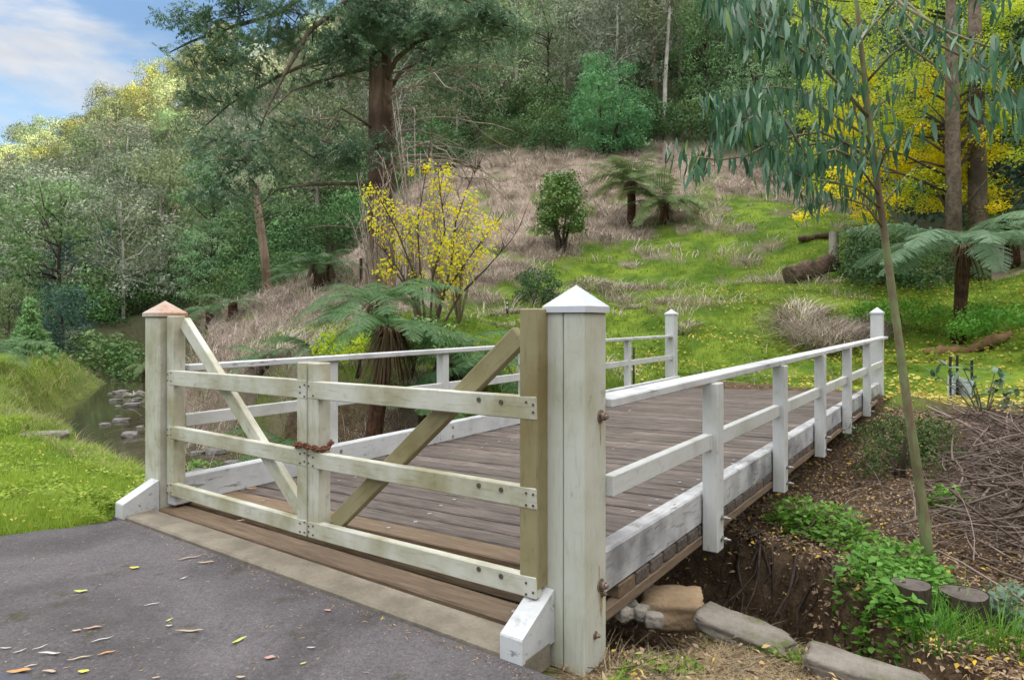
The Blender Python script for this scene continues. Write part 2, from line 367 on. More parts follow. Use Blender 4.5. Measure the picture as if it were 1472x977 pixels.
PCT = [(300, 560, 15), (400, 520, 15), (450, 470, 18), (360, 440, 24), (387, 432, 30), (250, 505, 31), (180, 535, 37), (480, 402, 25), (545, 452, 22), (600, 480, 15), (640, 545, 11), (700, 520, 13),
       (500, 640, 9.3), (745, 472, 17), (962, 546, 14.4), (1000, 552, 14), (900, 500, 18), (900, 420, 25), (750, 392, 27), (820, 362, 30), (1000, 380, 27), (1000, 440, 21), (1140, 470, 18), (1140, 380, 25),
       (905, 326, 34), (1050, 300, 34), (1180, 350, 26), (700, 330, 34), (870, 222, 48), (700, 215, 52), (960, 215, 48), (1100, 225, 46), (1300, 240, 43), (1450, 240, 40), (600, 260, 48),
       (1300, 600, 8.5), (1337, 822, 5), (1250, 640, 8), (1180, 690, 7), (1110, 735, 6.3), (1200, 800, 5.3), (1400, 600, 9), (1440, 760, 5.5), (1440, 860, 4.6), (1310, 900, 4.2), (1400, 950, 3.7), (1472, 977, 3.5), (1600, 900, 4.4), (1600, 640, 8),
       (1375, 490, 16), (1400, 520, 14.2), (1350, 562, 12), (1300, 520, 15), (1372, 392, 24), (1450, 405, 20), (1240, 420, 20), (1600, 420, 16),
       (0, 292, 150), (-200, 360, 170), (140, 222, 140), (240, 160, 135), (400, 60, 130), (600, -60, 125), (900, -50, 105), (1200, -50, 95), (1500, -50, 85), (1800, -50, 80), (0, 335, 110),
       (0, 445, 62), (150, 430, 58), (300, 420, 52), (0, 370, 85), (200, 325, 90), (450, 350, 44), (60, 490, 38), (330, 270, 95), (450, 230, 90), (600, 140, 85)]
CP = np.array([c for c in CTRL] + [tuple(P(*q)) for q in PCT], float)
def _phi(a, b):
    d2 = ((a[:, None, :2] - b[None, :, :2]) ** 2).sum(-1); return np.sqrt(d2 + 4.0)
_A = _phi(CP, CP) + np.eye(len(CP)) * -.03; _n = len(CP)
_K = np.zeros((_n + 1, _n + 1)); _K[:_n, :_n] = _A; _K[:_n, _n] = 1; _K[_n, :_n] = 1
_W = np.linalg.solve(_K, np.concatenate([CP[:, 2], [0]]))
CREEK = [(-24, 44, 1.8, 1.5), (-17.5, 31, 1.7, 1.3), (-12.6, 21, 1.6, 1.2), (-8.8, 15.4, 1.45, 1.1), (-4.2, 10.3, .9, 1.35), (-1.3, 6.9, .8, 1.2), (1.45, 4.75, .5, .6), (1.86, 3.9, .25, .32), (2.15, 3.05, .2, .3), (3.2, 1.7, .3, .6), (12, -5, .6, 1.5)]
ZB = -1.75; WATER = -1.55
def creek_d(x, y):
    best = np.full(x.shape, 1e9); hw = np.zeros(x.shape); bw = np.ones(x.shape); side = np.zeros(x.shape)
    for (x0, y0, h0, b0), (x1, y1, h1, b1) in zip(CREEK[:-1], CREEK[1:]):
        dx, dy = x1 - x0, y1 - y0; L2 = dx * dx + dy * dy
        t = np.clip(((x - x0) * dx + (y - y0) * dy) / L2, 0, 1); ex = x - x0 - t * dx; ey = y - y0 - t * dy; d = np.hypot(ex, ey)
        m = d < best; best = np.where(m, d, best); hw = np.where(m, h0 + (h1 - h0) * t, hw); bw = np.where(m, b0 + (b1 - b0) * t, bw)
        side = np.where(m, np.sign(dy * (x - x0) - dx * (y - y0)), side)
    return best, hw, bw, side
def wav(x, y, s):
    return (np.sin(x * 1.7 * s + 1.3 * np.sin(y * 1.1 * s)) + np.sin(y * 2.1 * s + 1.7 * np.sin(x * .9 * s + 2)) + np.sin((x + y) * 3.1 * s + 1.1)) / 3
def sm(t): t = np.clip(t, 0, 1); return t * t * (3 - 2 * t)
ASPH = [(-60, -1.2), (-14, 1.1), (-8, 2.5), (-3.48, 4.42), (-2.86, 4.78)]   # far edge of the asphalt, then the threshold
T0 = B(3.86, -.26); T1 = B(-.02, -.26)
ASPH += [(T0.x, T0.y), (T1.x, T1.y), (.36, 2.66), (.30, 2.3), (.55, 1.2), (1.2, 0), (2.2, -3), (3, -8), (3, -40), (-60, -40)]
AP = np.array(ASPH)
def in_poly(x, y, poly):
    inside = np.zeros(x.shape, bool); n = len(poly)
    for i in range(n):
        x0, y0 = poly[i]; x1, y1 = poly[(i + 1) % n]
        c = ((y0 > y) != (y1 > y)); xi = (x1 - x0) * (y - y0) / ((y1 - y0) if y1 != y0 else 1e-9) + x0
        inside ^= c & (x < xi)
    return inside
def bst(x, y):
    ax, ay = x - R0.x, y - R0.y
    return ax * V.x + ay * V.y, ax * U.x + ay * U.y
def gz(x, y, rough=True):
    x = np.atleast_1d(np.asarray(x, float)); y = np.atleast_1d(np.asarray(y, float)); sh = x.shape
    X = np.stack([x.ravel(), y.ravel()], 1); z = np.empty(len(X))
    for i in range(0, len(X), 20000):
        z[i:i + 20000] = _phi(X[i:i + 20000], CP) @ _W[:_n] + _W[_n]
    z = z.reshape(sh); dist = np.hypot(x, y)
    asp = in_poly(x, y, AP + 0); s, t = bst(x, y)
    near_flat = np.maximum(asp, (s > -.3) & (s < 4.3) & (t > -.6) & (t < .35))
    if rough:
        amp = np.where(near_flat, 0, np.clip((dist - 2) * .03, 0.02, .35)); z = z + amp * wav(x, y, .9) * .5 + np.where(near_flat, 0, .025) * wav(x + 3, y, 4.1)
    z = np.where(asp, -.03 + 0 * z, z)
    # bridge undercut
    fs = sm((s + .42) / .4) * sm((4.9 - s) / .9); ft = sm((t - .25) / .35) * sm((11.0 - t) / .8)
    zu = np.minimum(z, -.42); z = z + (zu - z) * fs * ft
    z = np.where((s > -.15) & (s < 4.1) & (t > -.3) & (t <= .3), np.minimum(z, -.12), z)
    d, hw, bw, side = creek_d(x, y); jag = np.where(x > .6, .10, .22) * wav(x * 2, y * 2, 1.6)
    f = sm((d + jag - hw) / bw); zb = np.minimum(z, ZB); z = zb + (z - zb) * f
    return z
def g1(x, y): return float(gz(x, y)[0])
def PG(px, D): x = (px - CX) / F * D; return Vector((x, D, g1(x, D)))

def axis(lo, a, b, hi, st, gr):
    c = list(np.arange(a, b + 1e-6, st)); s_ = st; v = b
    while v < hi: s_ *= gr; v += s_; c.append(v)
    s_ = st; v = a
    while v > lo: s_ *= gr; v -= s_; c.insert(0, v)
    return np.array(c)
gx = axis(-330, -9, 8, 330, .11, 1.07); gy = axis(-160, 1.6, 15, 420, .11, 1.06)
GX, GY = np.meshgrid(gx, gy); GZ = gz(GX, GY)
nx, ny = len(gx), len(gy)
tv = np.stack([GX, GY, GZ], -1).reshape(-1, 3)
ii = np.arange((ny - 1) * (nx - 1)); r_ = ii // (nx - 1); c_ = ii % (nx - 1); a_ = r_ * nx + c_
tf = np.stack([a_, a_ + 1, a_ + nx + 1, a_ + nx], 1)
# zones: green turf, pale bracken straw, bare litter soil, forest floor
def zones(x, y):
    d, hw, bw, side = creek_d(x, y); px = np.where(y > .5, CX + F * x / np.maximum(y, .5), 3000 * np.sign(x))
    w = wav(x, y, .35) * .5 + wav(x + 7, y - 3, 1.1) * .5
    left = (side > 0)
    sb, tb = bst(x, y)
    # far side of the creek: dg(px) = how far the green goes
    dg = np.interp(px, [200, 350, 520, 600, 700, 800, 900, 1000, 1150, 1250, 1330, 1472], [15, 17, 20, 23, 26, 30, 33, 37, 37, 33, 25, 24])
    df = np.interp(px, [100, 250, 330, 400, 480, 560, 700, 800, 1000, 1100, 1180, 1300], [20, 20, 30, 31, 34, 46, 52, 50, 50, 45, 38, 28])
    w2 = wav(x - 11, y + 5, .8); g = np.maximum(sm((dg + w * 7 - y) / 3), .75 * sm((w2 - .28) * 5) * sm((df - 5 - y) / 4)); g = g * (1 - .8 * sm((-w2 - .38) * 6) * sm((y - 19) / 4)); st = sm((df + w * 3 - y) / 3) * (1 - g)
    bankl = (px < 620) & (y < 30) & (y > 8)
    g = np.where(bankl, g * sm((w + .6) * 2.5), g); st = np.where(bankl, np.maximum(st, 1 - g) * (px > 240), st)
    right_bank = sm((10.8 + w * 1.5 - y) / 1.6) * (px > 980) * (x > .2)
    g = g * (1 - right_bank); dirt = right_bank
    under = sm((1.2 - np.abs(sb - 1.9) / 1.9) * 4) * (tb > 0) * (tb < 11.2); g = g * (1 - under); st = st * (1 - under); dirt = np.maximum(dirt, under)
    gl = np.where(left & (y < 33), 1, 0); gl = gl * (1 - ((x > .25) & (y < 4.5)))
    g = np.where(gl > 0, .95, g); st = np.where(gl > 0, 0, st)
    nearr = (x > .2) & (y < 4.5) & left; dirt = np.where(nearr, 1, dirt); g = np.where(nearr, 0, g); st = np.where(nearr, 0, st)
    bank = sm((hw + bw * 1.05 - d) / .5); bank = bank * np.where(x > -4.5, .9, .25); g = g * (1 - bank); dirt = np.maximum(dirt, bank)
    return g, st, dirt
zg, zs, zd = zones(tv[:, 0], tv[:, 1])
me = npmesh('ground', tv, tf, None, smooth=True); me.materials.clear()
ca = me.color_attributes.new('zone', 'FLOAT_COLOR', 'POINT'); ca.data.foreach_set('color', np.stack([zg, zs, zd, np.ones(len(zg))], 1).astype(np.float32).ravel())
m, nt, nd, lk = newmat('ground_cover')
zc = N(nd, 'ShaderNodeAttribute', attribute_name='zone').outputs['Color']; sp = nd.new('ShaderNodeSeparateColor'); lk.new(zc, sp.inputs[0])
pos = nd.new('ShaderNodeNewGeometry').outputs['Position']
n1 = noise(nd, lk, pos, .8, 7, .65); n2 = noise(nd, lk, pos, 7, 7, .7); n3 = noise(nd, lk, pos, 40, 5, .7)
forest = mix(nd, lk, n2, (.045, .06, .03), (.11, .115, .06))
green = mix(nd, lk, sstep(nd, lk, n1, .35, .7), (.065, .125, .012), (.20, .27, .03)); green = mix(nd, lk, mth(nd, lk, 'MULTIPLY', sstep(nd, lk, n2, .45, .7), .55), green, (.07, .12, .015))
straw = mix(nd, lk, n2, (.15, .105, .075), (.46, .37, .30)); straw = mix(nd, lk, mth(nd, lk, 'MULTIPLY', sstep(nd, lk, n1, .55, .7), .5), straw, (.14, .17, .05))
soil = mix(nd, lk, sstep(nd, lk, n2, .3, .7), (.045, .03, .019), (.165, .112, .068)); soil = mix(nd, lk, mth(nd, lk, 'MULTIPLY', sstep(nd, lk, n3, .5, .72), .7), soil, (.24, .17, .10))
c = mix(nd, lk, sp.outputs[1], forest, straw); c = mix(nd, lk, sp.outputs[0], c, green); c = mix(nd, lk, sp.outputs[2], c, soil)
finish(m, nt, nd, lk, c, .9, mth(nd, lk, 'ADD', n2, n3), .6, .04, .1)
me.materials.append(m); tag(link('ground', me), kind='structure')

# asphalt apron
m, nt, nd, lk = newmat('asphalt')
pos = nd.new('ShaderNodeNewGeometry').outputs['Position']
n1 = noise(nd, lk, pos, 1.3, 6, .6); n2 = noise(nd, lk, pos, 130, 4, .8); n3 = noise(nd, lk, pos, 14, 6, .7); n4 = noise(nd, lk, pos, 2.1, 7, .7, (1.3, 1, 1)); n5 = noise(nd, lk, pos, .75, 5, .6, None, .8)
c = mix(nd, lk, sstep(nd, lk, mth(nd, lk, 'ADD', mth(nd, lk, 'MULTIPLY', n1, .4), mth(nd, lk, 'MULTIPLY', n5, .6)), .36, .62), (.066, .060, .061), (.13, .118, .121)); c = mix(nd, lk, mth(nd, lk, 'MULTIPLY', sstep(nd, lk, n2, .5, .75), .6), c, (.17, .155, .16)); c = mix(nd, lk, mth(nd, lk, 'MULTIPLY', sstep(nd, lk, n3, .55, .7), .5), c, (.045, .04, .042))
c = mix(nd, lk, mth(nd, lk, 'MULTIPLY', sstep(nd, lk, mth(nd, lk, 'ADD', n4, mth(nd, lk, 'MULTIPLY', n3, .25)), .70, .80), .75), c, (.055, .052, .025))
vo = nd.new('ShaderNodeTexVoronoi'); vo.inputs['Scale'].default_value = 95; lk.new(pos, vo.inputs['Vector']); vs = nd.new('ShaderNodeSeparateColor'); lk.new(vo.outputs['Color'], vs.inputs[0])
c = mix(nd, lk, .35, c, mix(nd, lk, vs.outputs[0], (.45, .45, .45), (1.6, 1.58, 1.58)), 'MULTIPLY'); c = mix(nd, lk, mth(nd, lk, 'MULTIPLY', sstep(nd, lk, vs.outputs[1], .985, .992), .25), c, (.34, .32, .30))
finish(m, nt, nd, lk, c, .85, mth(nd, lk, 'SUBTRACT', mth(nd, lk, 'ADD', n2, n3), vo.outputs['Distance']), .6, .008, .25)
bm = bmesh.new()
pts = []
for i, (x, y) in enumerate(ASPH):
    x2, y2 = ASPH[(i + 1) % len(ASPH)]; L = math.hypot(x2 - x, y2 - y); k = max(1, min(40, int(L / .12))) if L < 9 else 6
    for j in range(k):
        a = j / k; qx, qy = x + (x2 - x) * a, y + (y2 - y) * a
        if i < 5 or i > 6: qx += random.uniform(-.03, .03); qy += random.uniform(-.03, .03)
        pts.append((qx, qy))
top = [bm.verts.new((x, y, 0)) for x, y in pts]; low = [bm.verts.new((x, y, -.12)) for x, y in pts]
bm.faces.new(top)
for i in range(len(top)): j = (i + 1) % len(top); bm.faces.new((top[i], low[i], low[j], top[j]))
bmesh.ops.recalc_face_normals(bm, faces=bm.faces[:]); me = bpy.data.meshes.new('road'); bm.to_mesh(me); bm.free(); me.materials.append(m)
tag(link('road', me), kind='structure')
# water in the creek
m, nt, nd, lk = newmat('creek_water'); pos = nd.new('ShaderNodeNewGeometry').outputs['Position']
wn = noise(nd, lk, pos, 3.2, 3, .5, (1, .6, 1)); finish(m, nt, nd, lk, mix(nd, lk, noise(nd, lk, pos, .9, 4, .6), (.035, .03, .017), (.075, .065, .035)), .07, wn, .12, .05, .4)
wb = MB(); L_, R_ = [], []
for i, (x, y, h, b_) in enumerate(CREEK):
    x0, y0 = CREEK[max(i - 1, 0)][:2]; x1, y1 = CREEK[min(i + 1, len(CREEK) - 1)][:2]; d = Vector((x1 - x0, y1 - y0, 0)).normalized(); q = Vector((-d.y, d.x, 0)) * (h + b_ * .9)
    L_.append(Vector((x, y, WATER)) + q); R_.append(Vector((x, y, WATER)) - q)
k = len(L_); wb.poly(L_ + R_, [(i, i + 1, k + i + 1, k + i) for i in range(k - 1)]); tag(wb.build('water', m), kind='structure')
# puddle at the lower left of the apron
m, nt, nd, lk = newmat('puddle_water'); pos = nd.new('ShaderNodeNewGeometry').outputs['Position']; finish(m, nt, nd, lk, (.07, .062, .064), .16, noise(nd, lk, pos, 6, 3, .5), .05, .01, .5)
pb = MB(); pc = Vector((-2.2, 2.5, .004)); pts = []
for i in range(40):
    a = 2 * math.pi * i / 40; r = 1 + .25 * math.sin(3 * a + 1) + .12 * math.sin(7 * a); pts.append(pc + Vector((math.cos(a) * .42 * r, math.sin(a) * .26 * r, 0)))
pb.poly(pts, [list(range(40))]); tag(pb.build('puddle', m), 'shallow rain puddle on the dark asphalt with wet leaves', 'puddle', kind='structure')

# ------------------------------------------------------------------ the bridge
BR = empty('timber_bridge', B(1.8, 0, 0), 'white railed timber bridge with weathered grey plank deck across the gully', 'bridge')
SL = lambda t: 3.59 + .025 * t
def zdeck(s, t): return .018 + (.135 - .031 * s) * float(sm(np.array((t + .05) / .6)))
TE = 11.25
dk = MB(); br = MB(); heads = []
t = -.02; k = 0
while t < TE:
    w = random.uniform(.185, .2) if k > 1 else .21
    a, b = B(-.0 + (.2 if t < .2 else .035), t + w / 2), B((3.72 if t < .2 else SL(t) + .05), t + w / 2)
    s0 = .2 if t < .2 else .035; s1 = 3.70 if t < .2 else SL(t) + .05; th = .07; dz = random.uniform(-.004, .004)
    a = B(s0 if t < .2 else .028, t + w / 2, zdeck(s0, t + w / 2) - th / 2 + dz); b = B(s1, t + w / 2, zdeck(s1, t + w / 2) - th / 2 + dz)
    tgt = br if k < 3 else dk
    if k in (1, 2) or (k > 4 and random.random() < .12):
        f = random.uniform(.4, .6) if k > 2 else (.78 if k == 1 else .62); mid = a.lerp(b, f)
        tgt.beam(a, mid - (b - a).normalized() * .002, w - .014, th, ch=.006); tgt.beam(mid + (b - a).normalized() * .002, b, w - .014, th, ch=.006)
    else:
        tgt.beam(a, b, w - random.uniform(.020, .032), th, ch=.009)
    for sx in (.5, 1.75, 3.1):
        if k < 22 and random.random() < .8:
            heads.append(B(sx + random.uniform(-.08, .08), t + w / 2, zdeck(sx, t + w / 2) + dz + .001))
    t += w; k += 1
deck = dk.build('deck', M['deck'], BR); o = br.build('threshold_board', M['deck_brown'], BR)
for c in heads:
    h_ = MB(); h_.tube([c, c + Z * .004], .016, 10); h_.build('bolt_head', M['steel'], deck)
stp = MB(); stp.beam(B(.15, -.14, -.04), B(3.86, -.14, -.04), .215, .125, ch=.012); stp.build('threshold_strip', M['concrete'], BR)
# kerbs
zkr = lambda t: .258 - .003 * t
kb = MB(); cuts = [.21, 1.58, 3.35, 5.13, 6.93, 8.83, 11.1]
for a, b in zip(cuts[:-1], cuts[1:]):
    kb.beam(B(.08, a + .001, zkr(a)), B(.08, b - .001, zkr(b)), .1, .205, ch=.01)
kb.build('kerb_beam', M['kerb'], BR)
kb = MB(); zkl = lambda t: .03 + .115 + .0 * t
lc = [.06, 3.2, 6.5, 9.2, 11.3]
for a, b in zip(lc[:-1], lc[1:]):
    kb.beam(B(SL(a) + .05, a + .001, zkl(a)), B(SL(b) + .05, b - .001, zkl(b)), .1, .215, ch=.01)
kb.build('kerb_beam', M['worn'], BR)
# girders, edge battens
gd = MB(); gd.beam(B(.05, .2, .054), B(.05, 11.1, .03), .055, .055, ch=.004); gd.build('edge_batten', M['timber'], BR)
for s_ in (.42, 1.75, 3.1):
    gd = MB(); gd.beam(B(s_, .15, -.16), B(s_ + .2, 11.2, -.16), .22, .26, ch=.01); gd.build('girder', M['timber'], BR)
ab = MB(); ab.beam(B(.1, .12, -.45), B(3.7, .12, -.45), .2, .62, ch=.01); ab.build('abutment', M['concrete'], BR)
ab = MB(); ab.beam(B(.1, 11.25, -.4), B(3.9, 11.25, -.4), .2, .62, ch=.01); ab.build('abutment', M['concrete'], BR)

def cap(s0, s1, t0, t1, z, h, mat, par, over=.012, band=.028):
    m = MB(); a = .0
    c0 = [B(s0 - over, t0 - over, z), B(s1 + over, t0 - over, z), B(s1 + over, t1 + over, z), B(s0 - over, t1 + over, z)]
    c1 = [p + Z * band for p in c0]; ap = B((s0 + s1) / 2, (t0 + t1) / 2, z + h)
    rim = [ap.lerp(p, .965) * 1 for p in c1]
    m.poly(c0 + c1 + [ap], [(0, 1, 2, 3), (0, 1, 5, 4), (1, 2, 6, 5), (2, 3, 7, 6), (3, 0, 4, 7), (4, 5, 8), (5, 6, 8), (6, 7, 8), (7, 4, 8)])
    return m.build('post_cap', mat, par)
def bolt(par, c, d, r=.017, L=.03, name='bolt', washer=True):
    m = MB(); c = Vector(c); d = Vector(d)
    if washer: m.tube([c - d * .002, c + d * .004], r * 1.5, 14)
    m.tube([c + d * .004, c + d * (.004 + L * .6)], [r, r * .97], 6); m.tube([c + d * .004, c + d * (.004 + L)], r * .55, 8)
    return m.build(name, M['bolt'] if name == 'bolt' else M['steel'], par)
# end posts
def endpost(s0, s1, t0, t1, zb, zt, ph, mat, cm, seam=True):
    m = MB()
    if seam:
        mid = (s0 + s1) / 2 + .01; tm = (t0 + t1) / 2
        m.beam(B((s0 + mid) / 2 - .001, tm, zb), B((s0 + mid) / 2 - .001, tm, zt), mid - s0 - .002, t1 - t0, side=V, ch=.006)
        m.beam(B((s1 + mid) / 2 + .001, tm, zb), B((s1 + mid) / 2 + .001, tm, zt), s1 - mid - .002, t1 - t0 - .003, side=V, ch=.006)
    else: m.beam(B((s0 + s1) / 2, (t0 + t1) / 2, zb), B((s0 + s1) / 2, (t0 + t1) / 2, zt), s1 - s0, t1 - t0, side=V, ch=.012)
    p = m.build('end_post', mat, BR); cap(s0, s1, t0, t1, zt, ph, cm, p); return p
pr = endpost(0, .2, 0, .21, -.12, 1.489, .128, M['pale'], M['metal_cap'])
pl = endpost(3.70, 3.92, 0, .21, -.2, 1.486, .125, M['cream'], M['rust_cap'], False); pl['label'] = 'end post with rust streaked cap'
endpost(-.02, .18, 11.08, 11.3, -.6, 1.58, .13, M['white'], M['metal_cap'], False)
endpost(SL(11.2) + .06, SL(11.2) + .27, 11.08, 11.3, -.3, 1.585, .13, M['white'], M['metal_cap'], False)
for (t_, y_, big) in ((.15, 598, 1), (.15, 840, 1), (.165, 852, 0), (.1, 912, 0)):
    bolt(pr, B(-.001, t_, z_at(0, t_, y_)), -V, .02 if big else .012, .035 if big else .02)
M['rust_stain'] = mat_flat('rust_stain', (.42, .27, .12), .8, 0, .35, 40)
for (t_, y0, y1, w) in ((.152, 604, 640, .012), (.15, 848, 885, .014), (.165, 858, 900, .009), (.14, 812, 838, .01)):
    z0, z1 = z_at(0, t_, y0), z_at(0, t_, y1); m = MB(); n = 7; v = []
    for i in range(n): f = i / (n - 1); ww = w * (1 - .75 * f) * random.uniform(.7, 1.3) / 2; v += [B(-.0015, t_ - ww, z0 + (z1 - z0) * f), B(-.0015, t_ + ww, z0 + (z1 - z0) * f)]
    m.poly(v, [(2 * i, 2 * i + 1, 2 * i + 3, 2 * i + 2) for i in range(n - 1)]); m.build('rust_stain', M['rust_stain'], pr)
# foot blocks in front of the end posts
def foot(s0, s1, zt, par):
    m = MB(); zb = -.015 if s0 > 1 else .0
    prof = [(-.262, zb), (-.262, .1), (-.258, .108), (-.006, zt), (-.002, zt), (-.002, zb)]
    A_ = [B(s0, a, b) for a, b in prof]; C_ = [B(s1, a, b) for a, b in prof]; n = len(prof)
    m.poly(A_ + C_, [list(range(n)), list(range(n, 2 * n))] + [(i, (i + 1) % n, n + (i + 1) % n, n + i) for i in range(n)])
    return m.build('foot_block', M['worn'], par)
foot(.152, .268, .235, BR); foot(3.69, 3.81, .235, BR)
# railings
RT = [1.64, 3.41, 5.19, 6.99, 8.89]
ztop = lambda t: 1.068 + .0075 * t
for t_ in RT:
    m = MB(); m.beam(B(-.03, t_, -.012), B(-.03, t_, ztop(t_) - .023), .1, .12, side=V, ch=.006); p = m.build('rail_post', M['white'], BR)
    for zz in (.20, .065):
        bolt(p, B(-.081, t_ + .01, zz), -V, .013, .055, 'bolt_end')
tr = MB(); tr.beam(B(.035, .212, ztop(.2)), B(-.035, 11.16, ztop(11.1)), .135, .045, ch=.006); tr.build('top_rail', M['worn'], BR)
mr = MB(); ends = [.212] + RT + [11.08]
for a, b in zip(ends[:-1], ends[1:]):
    mr.beam(B(-.012, a + (.06 if a > 1 else 0), .685), B(-.012, b - (.06 if b < 11 else 0), .685), .05, .1, ch=.005)
    if b < 11: mr.beam(B(-.024, b - .075, .685), B(-.024, b - .061, .685), .044, .098, ch=.003)
mr.build('middle_rail', M['white'], BR)
LT = [1.7, 3.42, 5.2, 7.0, 8.83]
zl = lambda t: 1.08 + .004 * t
for t_ in LT:
    m = MB(); m.beam(B(SL(t_) + .15, t_, -.05), B(SL(t_) + .15, t_, zl(t_) - .026), .1, .12, side=V, ch=.006); p = m.build('rail_post', M['white'], BR)
    for zz in (.19, .085): bolt(p, B(SL(t_) - .001, t_ + .01, zz), -V, .011, .012, 'bolt_end')
tr = MB(); tr.beam(B(SL(.2) + .13, .212, zl(.2)), B(SL(11.1) + .15, 11.15, zl(11.1)), .13, .05, ch=.006); tr.build('top_rail', M['worn'], BR)
mr = MB(); ends = [.212] + LT + [11.08]
for a, b in zip(ends[:-1], ends[1:]):
    mr.beam(B(SL(a) + .128, a + (.06 if a > 1 else 0), .665), B(SL(b) + .128, b - (.06 if b < 11 else 0), .665), .05, .1, ch=.005)
mr.build('middle_rail', M['white'], BR)

# ------------------------------------------------------------------ the two gate leaves
GL = lambda s: -.09 + .13 * (s - .2) / 3.5
def G(s, z, dt=0): return B(s, GL(s) + dt, z)
def gate_leaf(label, s0, s1, hinge_hi, zr0, zr1, brace, kind):
    """s0 -> s1 along the gate line; zr lists (bottom, top) of the three rails at both ends"""
    root = empty('timber_gate', G(s0, .2), label, 'gate', 'two leaves of the timber gate')
    w = .1; d = .095; hs = 1 if s1 > s0 else -1
    for (s_, z0, z1, mt) in ((s0 + hs * w / 2, min(r[0] for r in zr0) + (.04 if kind == 'R' else -.0), hinge_hi, M['bare'] if kind == 'R' else M['cream']), (s1 - hs * (w / 2 + .002), zr1[0][0] + .0, 1.2, M['cream'])):
        m = MB(); m.beam(G(s_, z0, d / 2 + .004), G(s_, z1, d / 2 + .004), w - .002, d, side=V, ch=.006); m.build('upright', mt, root)
    for (a, b), (c_, e) in zip(zr0, zr1):
        m = MB(); m.beam(G(s0 + hs * .004, (a + b) / 2, .024), G(s1 - hs * .004, (c_ + e) / 2, .024), .046, (b - a + e - c_) / 2, ch=.005); rl = m.build('rail', M['cream'], root)
        for f in (.012, .04, .965, .99) if kind == 'L' else (.012, .035, .12, .2, .965, .99):
            for q in (.25, .75):
                if f > .05 and f < .9 and q < .5: continue
                if random.random() < .2: continue
                s_ = s0 + (s1 - s0) * f; zc = a + (c_ - a) * f + ((b - a)) * (q + random.uniform(-.1, .1)); c = G(s_, zc, .002)
                nl = MB(); nl.tube([c, c - U * .006], .0055 if f < .05 or f > .9 else .012, 8); nl.build('bolt_head', M['nail'], rl)
    m = MB(); m.beam(G(brace[0], brace[1], .075), G(brace[2], brace[3], .075), .05, .1, up=U.cross((G(brace[2], brace[3]) - G(brace[0], brace[1])).normalized()), ch=.005); m.build('brace', M['cream'] if kind == 'L' else M['bare'], root)
    return root
gate_leaf('left gate leaf with white brace falling from the rusty capped post to the middle', 3.66, 1.889, 1.49, [(.121, .222), (.552, .654), (.963, 1.074)], [(.153, .246), (.572, .667), (.979, 1.096)], (3.52, 1.44, 2.03, .27), 'L')
gate_leaf('right gate leaf with yellow-green brace rising to its tall algae stained upright', .19, 1.881, 1.508, [(.205, .308), (.606, .705), (1.012, 1.108)], [(.153, .246), (.572, .667), (.979, 1.096)], (.33, 1.385, 1.70, .25), 'R')
# chain round the two middle uprights
ch = MB(); path = []
for i in range(26):
    a = 2 * math.pi * i / 26
    ss = 1.885 + .145 * math.cos(a) * (1 if abs(math.cos(a)) < .9 else 1); dt = .05 + .078 * math.sin(a)
    path.append(G(ss, .70 + .008 * math.sin(a * 3) + (.012 if math.sin(a) > 0 else 0), dt))
n = len(path)
for i in range(n):
    a, b = path[i], path[(i + 1) % n]; d = (b - a).normalized(); c = (a + b) / 2; sd = d.cross(Z).normalized() if i % 2 else Z.copy(); L = (b - a).length * .82
    ring = []
    for k in range(13):
        an = 2 * math.pi * k / 12; ring.append(c + d * (math.cos(an) * L) + sd * (math.sin(an) * .016))
    ch.tube(ring, .0055, 6, cap=False)
tag(ch.build('chain', M['rust']), 'rusty chain looped round the two middle gate uprights', 'chain')

# ------------------------------------------------------------------ ground cover (nobody could count it)
def scatter(n, pxr, Dr, keep, power=1.0):
    px = RNG.uniform(*pxr, n)
    u = RNG.uniform(0, 1, n)
    D = Dr[0] * (Dr[1] / Dr[0]) ** u if power == 1 else (Dr[0] ** (1 - power) + u * (Dr[1] ** (1 - power) - Dr[0] ** (1 - power))) ** (1 / (1 - power))
    x = (px - CX) / F * D; k = keep(px, x, D); x, D, px = x[k], D[k], px[k]
    return px, np.stack([x, D, gz(x, D)], 1)
def offbridge(x, y):
    s, t = bst(x, y); return ~((s > -.12) & (s < 4.0) & (t > -.35) & (t < 11.4))
def grow(name, mat, label, cat, verts): pass
ASPX = AP.copy()
def left_grass(px, x, y):
    d, hw, bw, side = creek_d(x, y)
    return (side > 0) & (d > hw + bw * .3) & ~in_poly(x, y, AP + RNG.normal(0, 0.0, AP.shape)) & offbridge(x, y) & (x < -.3)
px, p = scatter(150000, (-420, 290), (4.3, 27), left_grass)
patch = wav(p[:, 0], p[:, 1], 1.4) * .5 + wav(p[:, 0] + 5, p[:, 1], 3.7) * .5
n = len(p); Dd = p[:, 1]
g = Leaves(); g.add(blade_arrays(p - [0, 0, .01], RNG.uniform(0, 6.28, n), RNG.uniform(.035, .09, n) * (1.25 + patch), np.maximum(.007, Dd * .0011), RNG.uniform(.2, 1.0, n), np.clip(RNG.uniform(0, 1, n) * .6 + .25 + .25 * patch, 0, 1)))
px, p = scatter(40000, (-420, 290), (4.3, 12), left_grass); n = len(p)
k = (wav(p[:, 0], p[:, 1], 2.3) > -.1); p = p[k]; n = len(p)
d_ = rsph(n); d_[:, 2] = np.abs(d_[:, 2]) * .5
g.add(leaf_arrays(p + np.stack([RNG.normal(0, .01, n), RNG.normal(0, .01, n), RNG.uniform(.01, .07, n)], 1), d_, np.tile([[0, 0, 1.]], (n, 1)), RNG.uniform(.025, .06, n), RNG.uniform(.018, .035, n), RNG.uniform(.2, 1, n)))
tag(link('grass', g.mesh('grass', M['g_lush'])), kind='stuff')
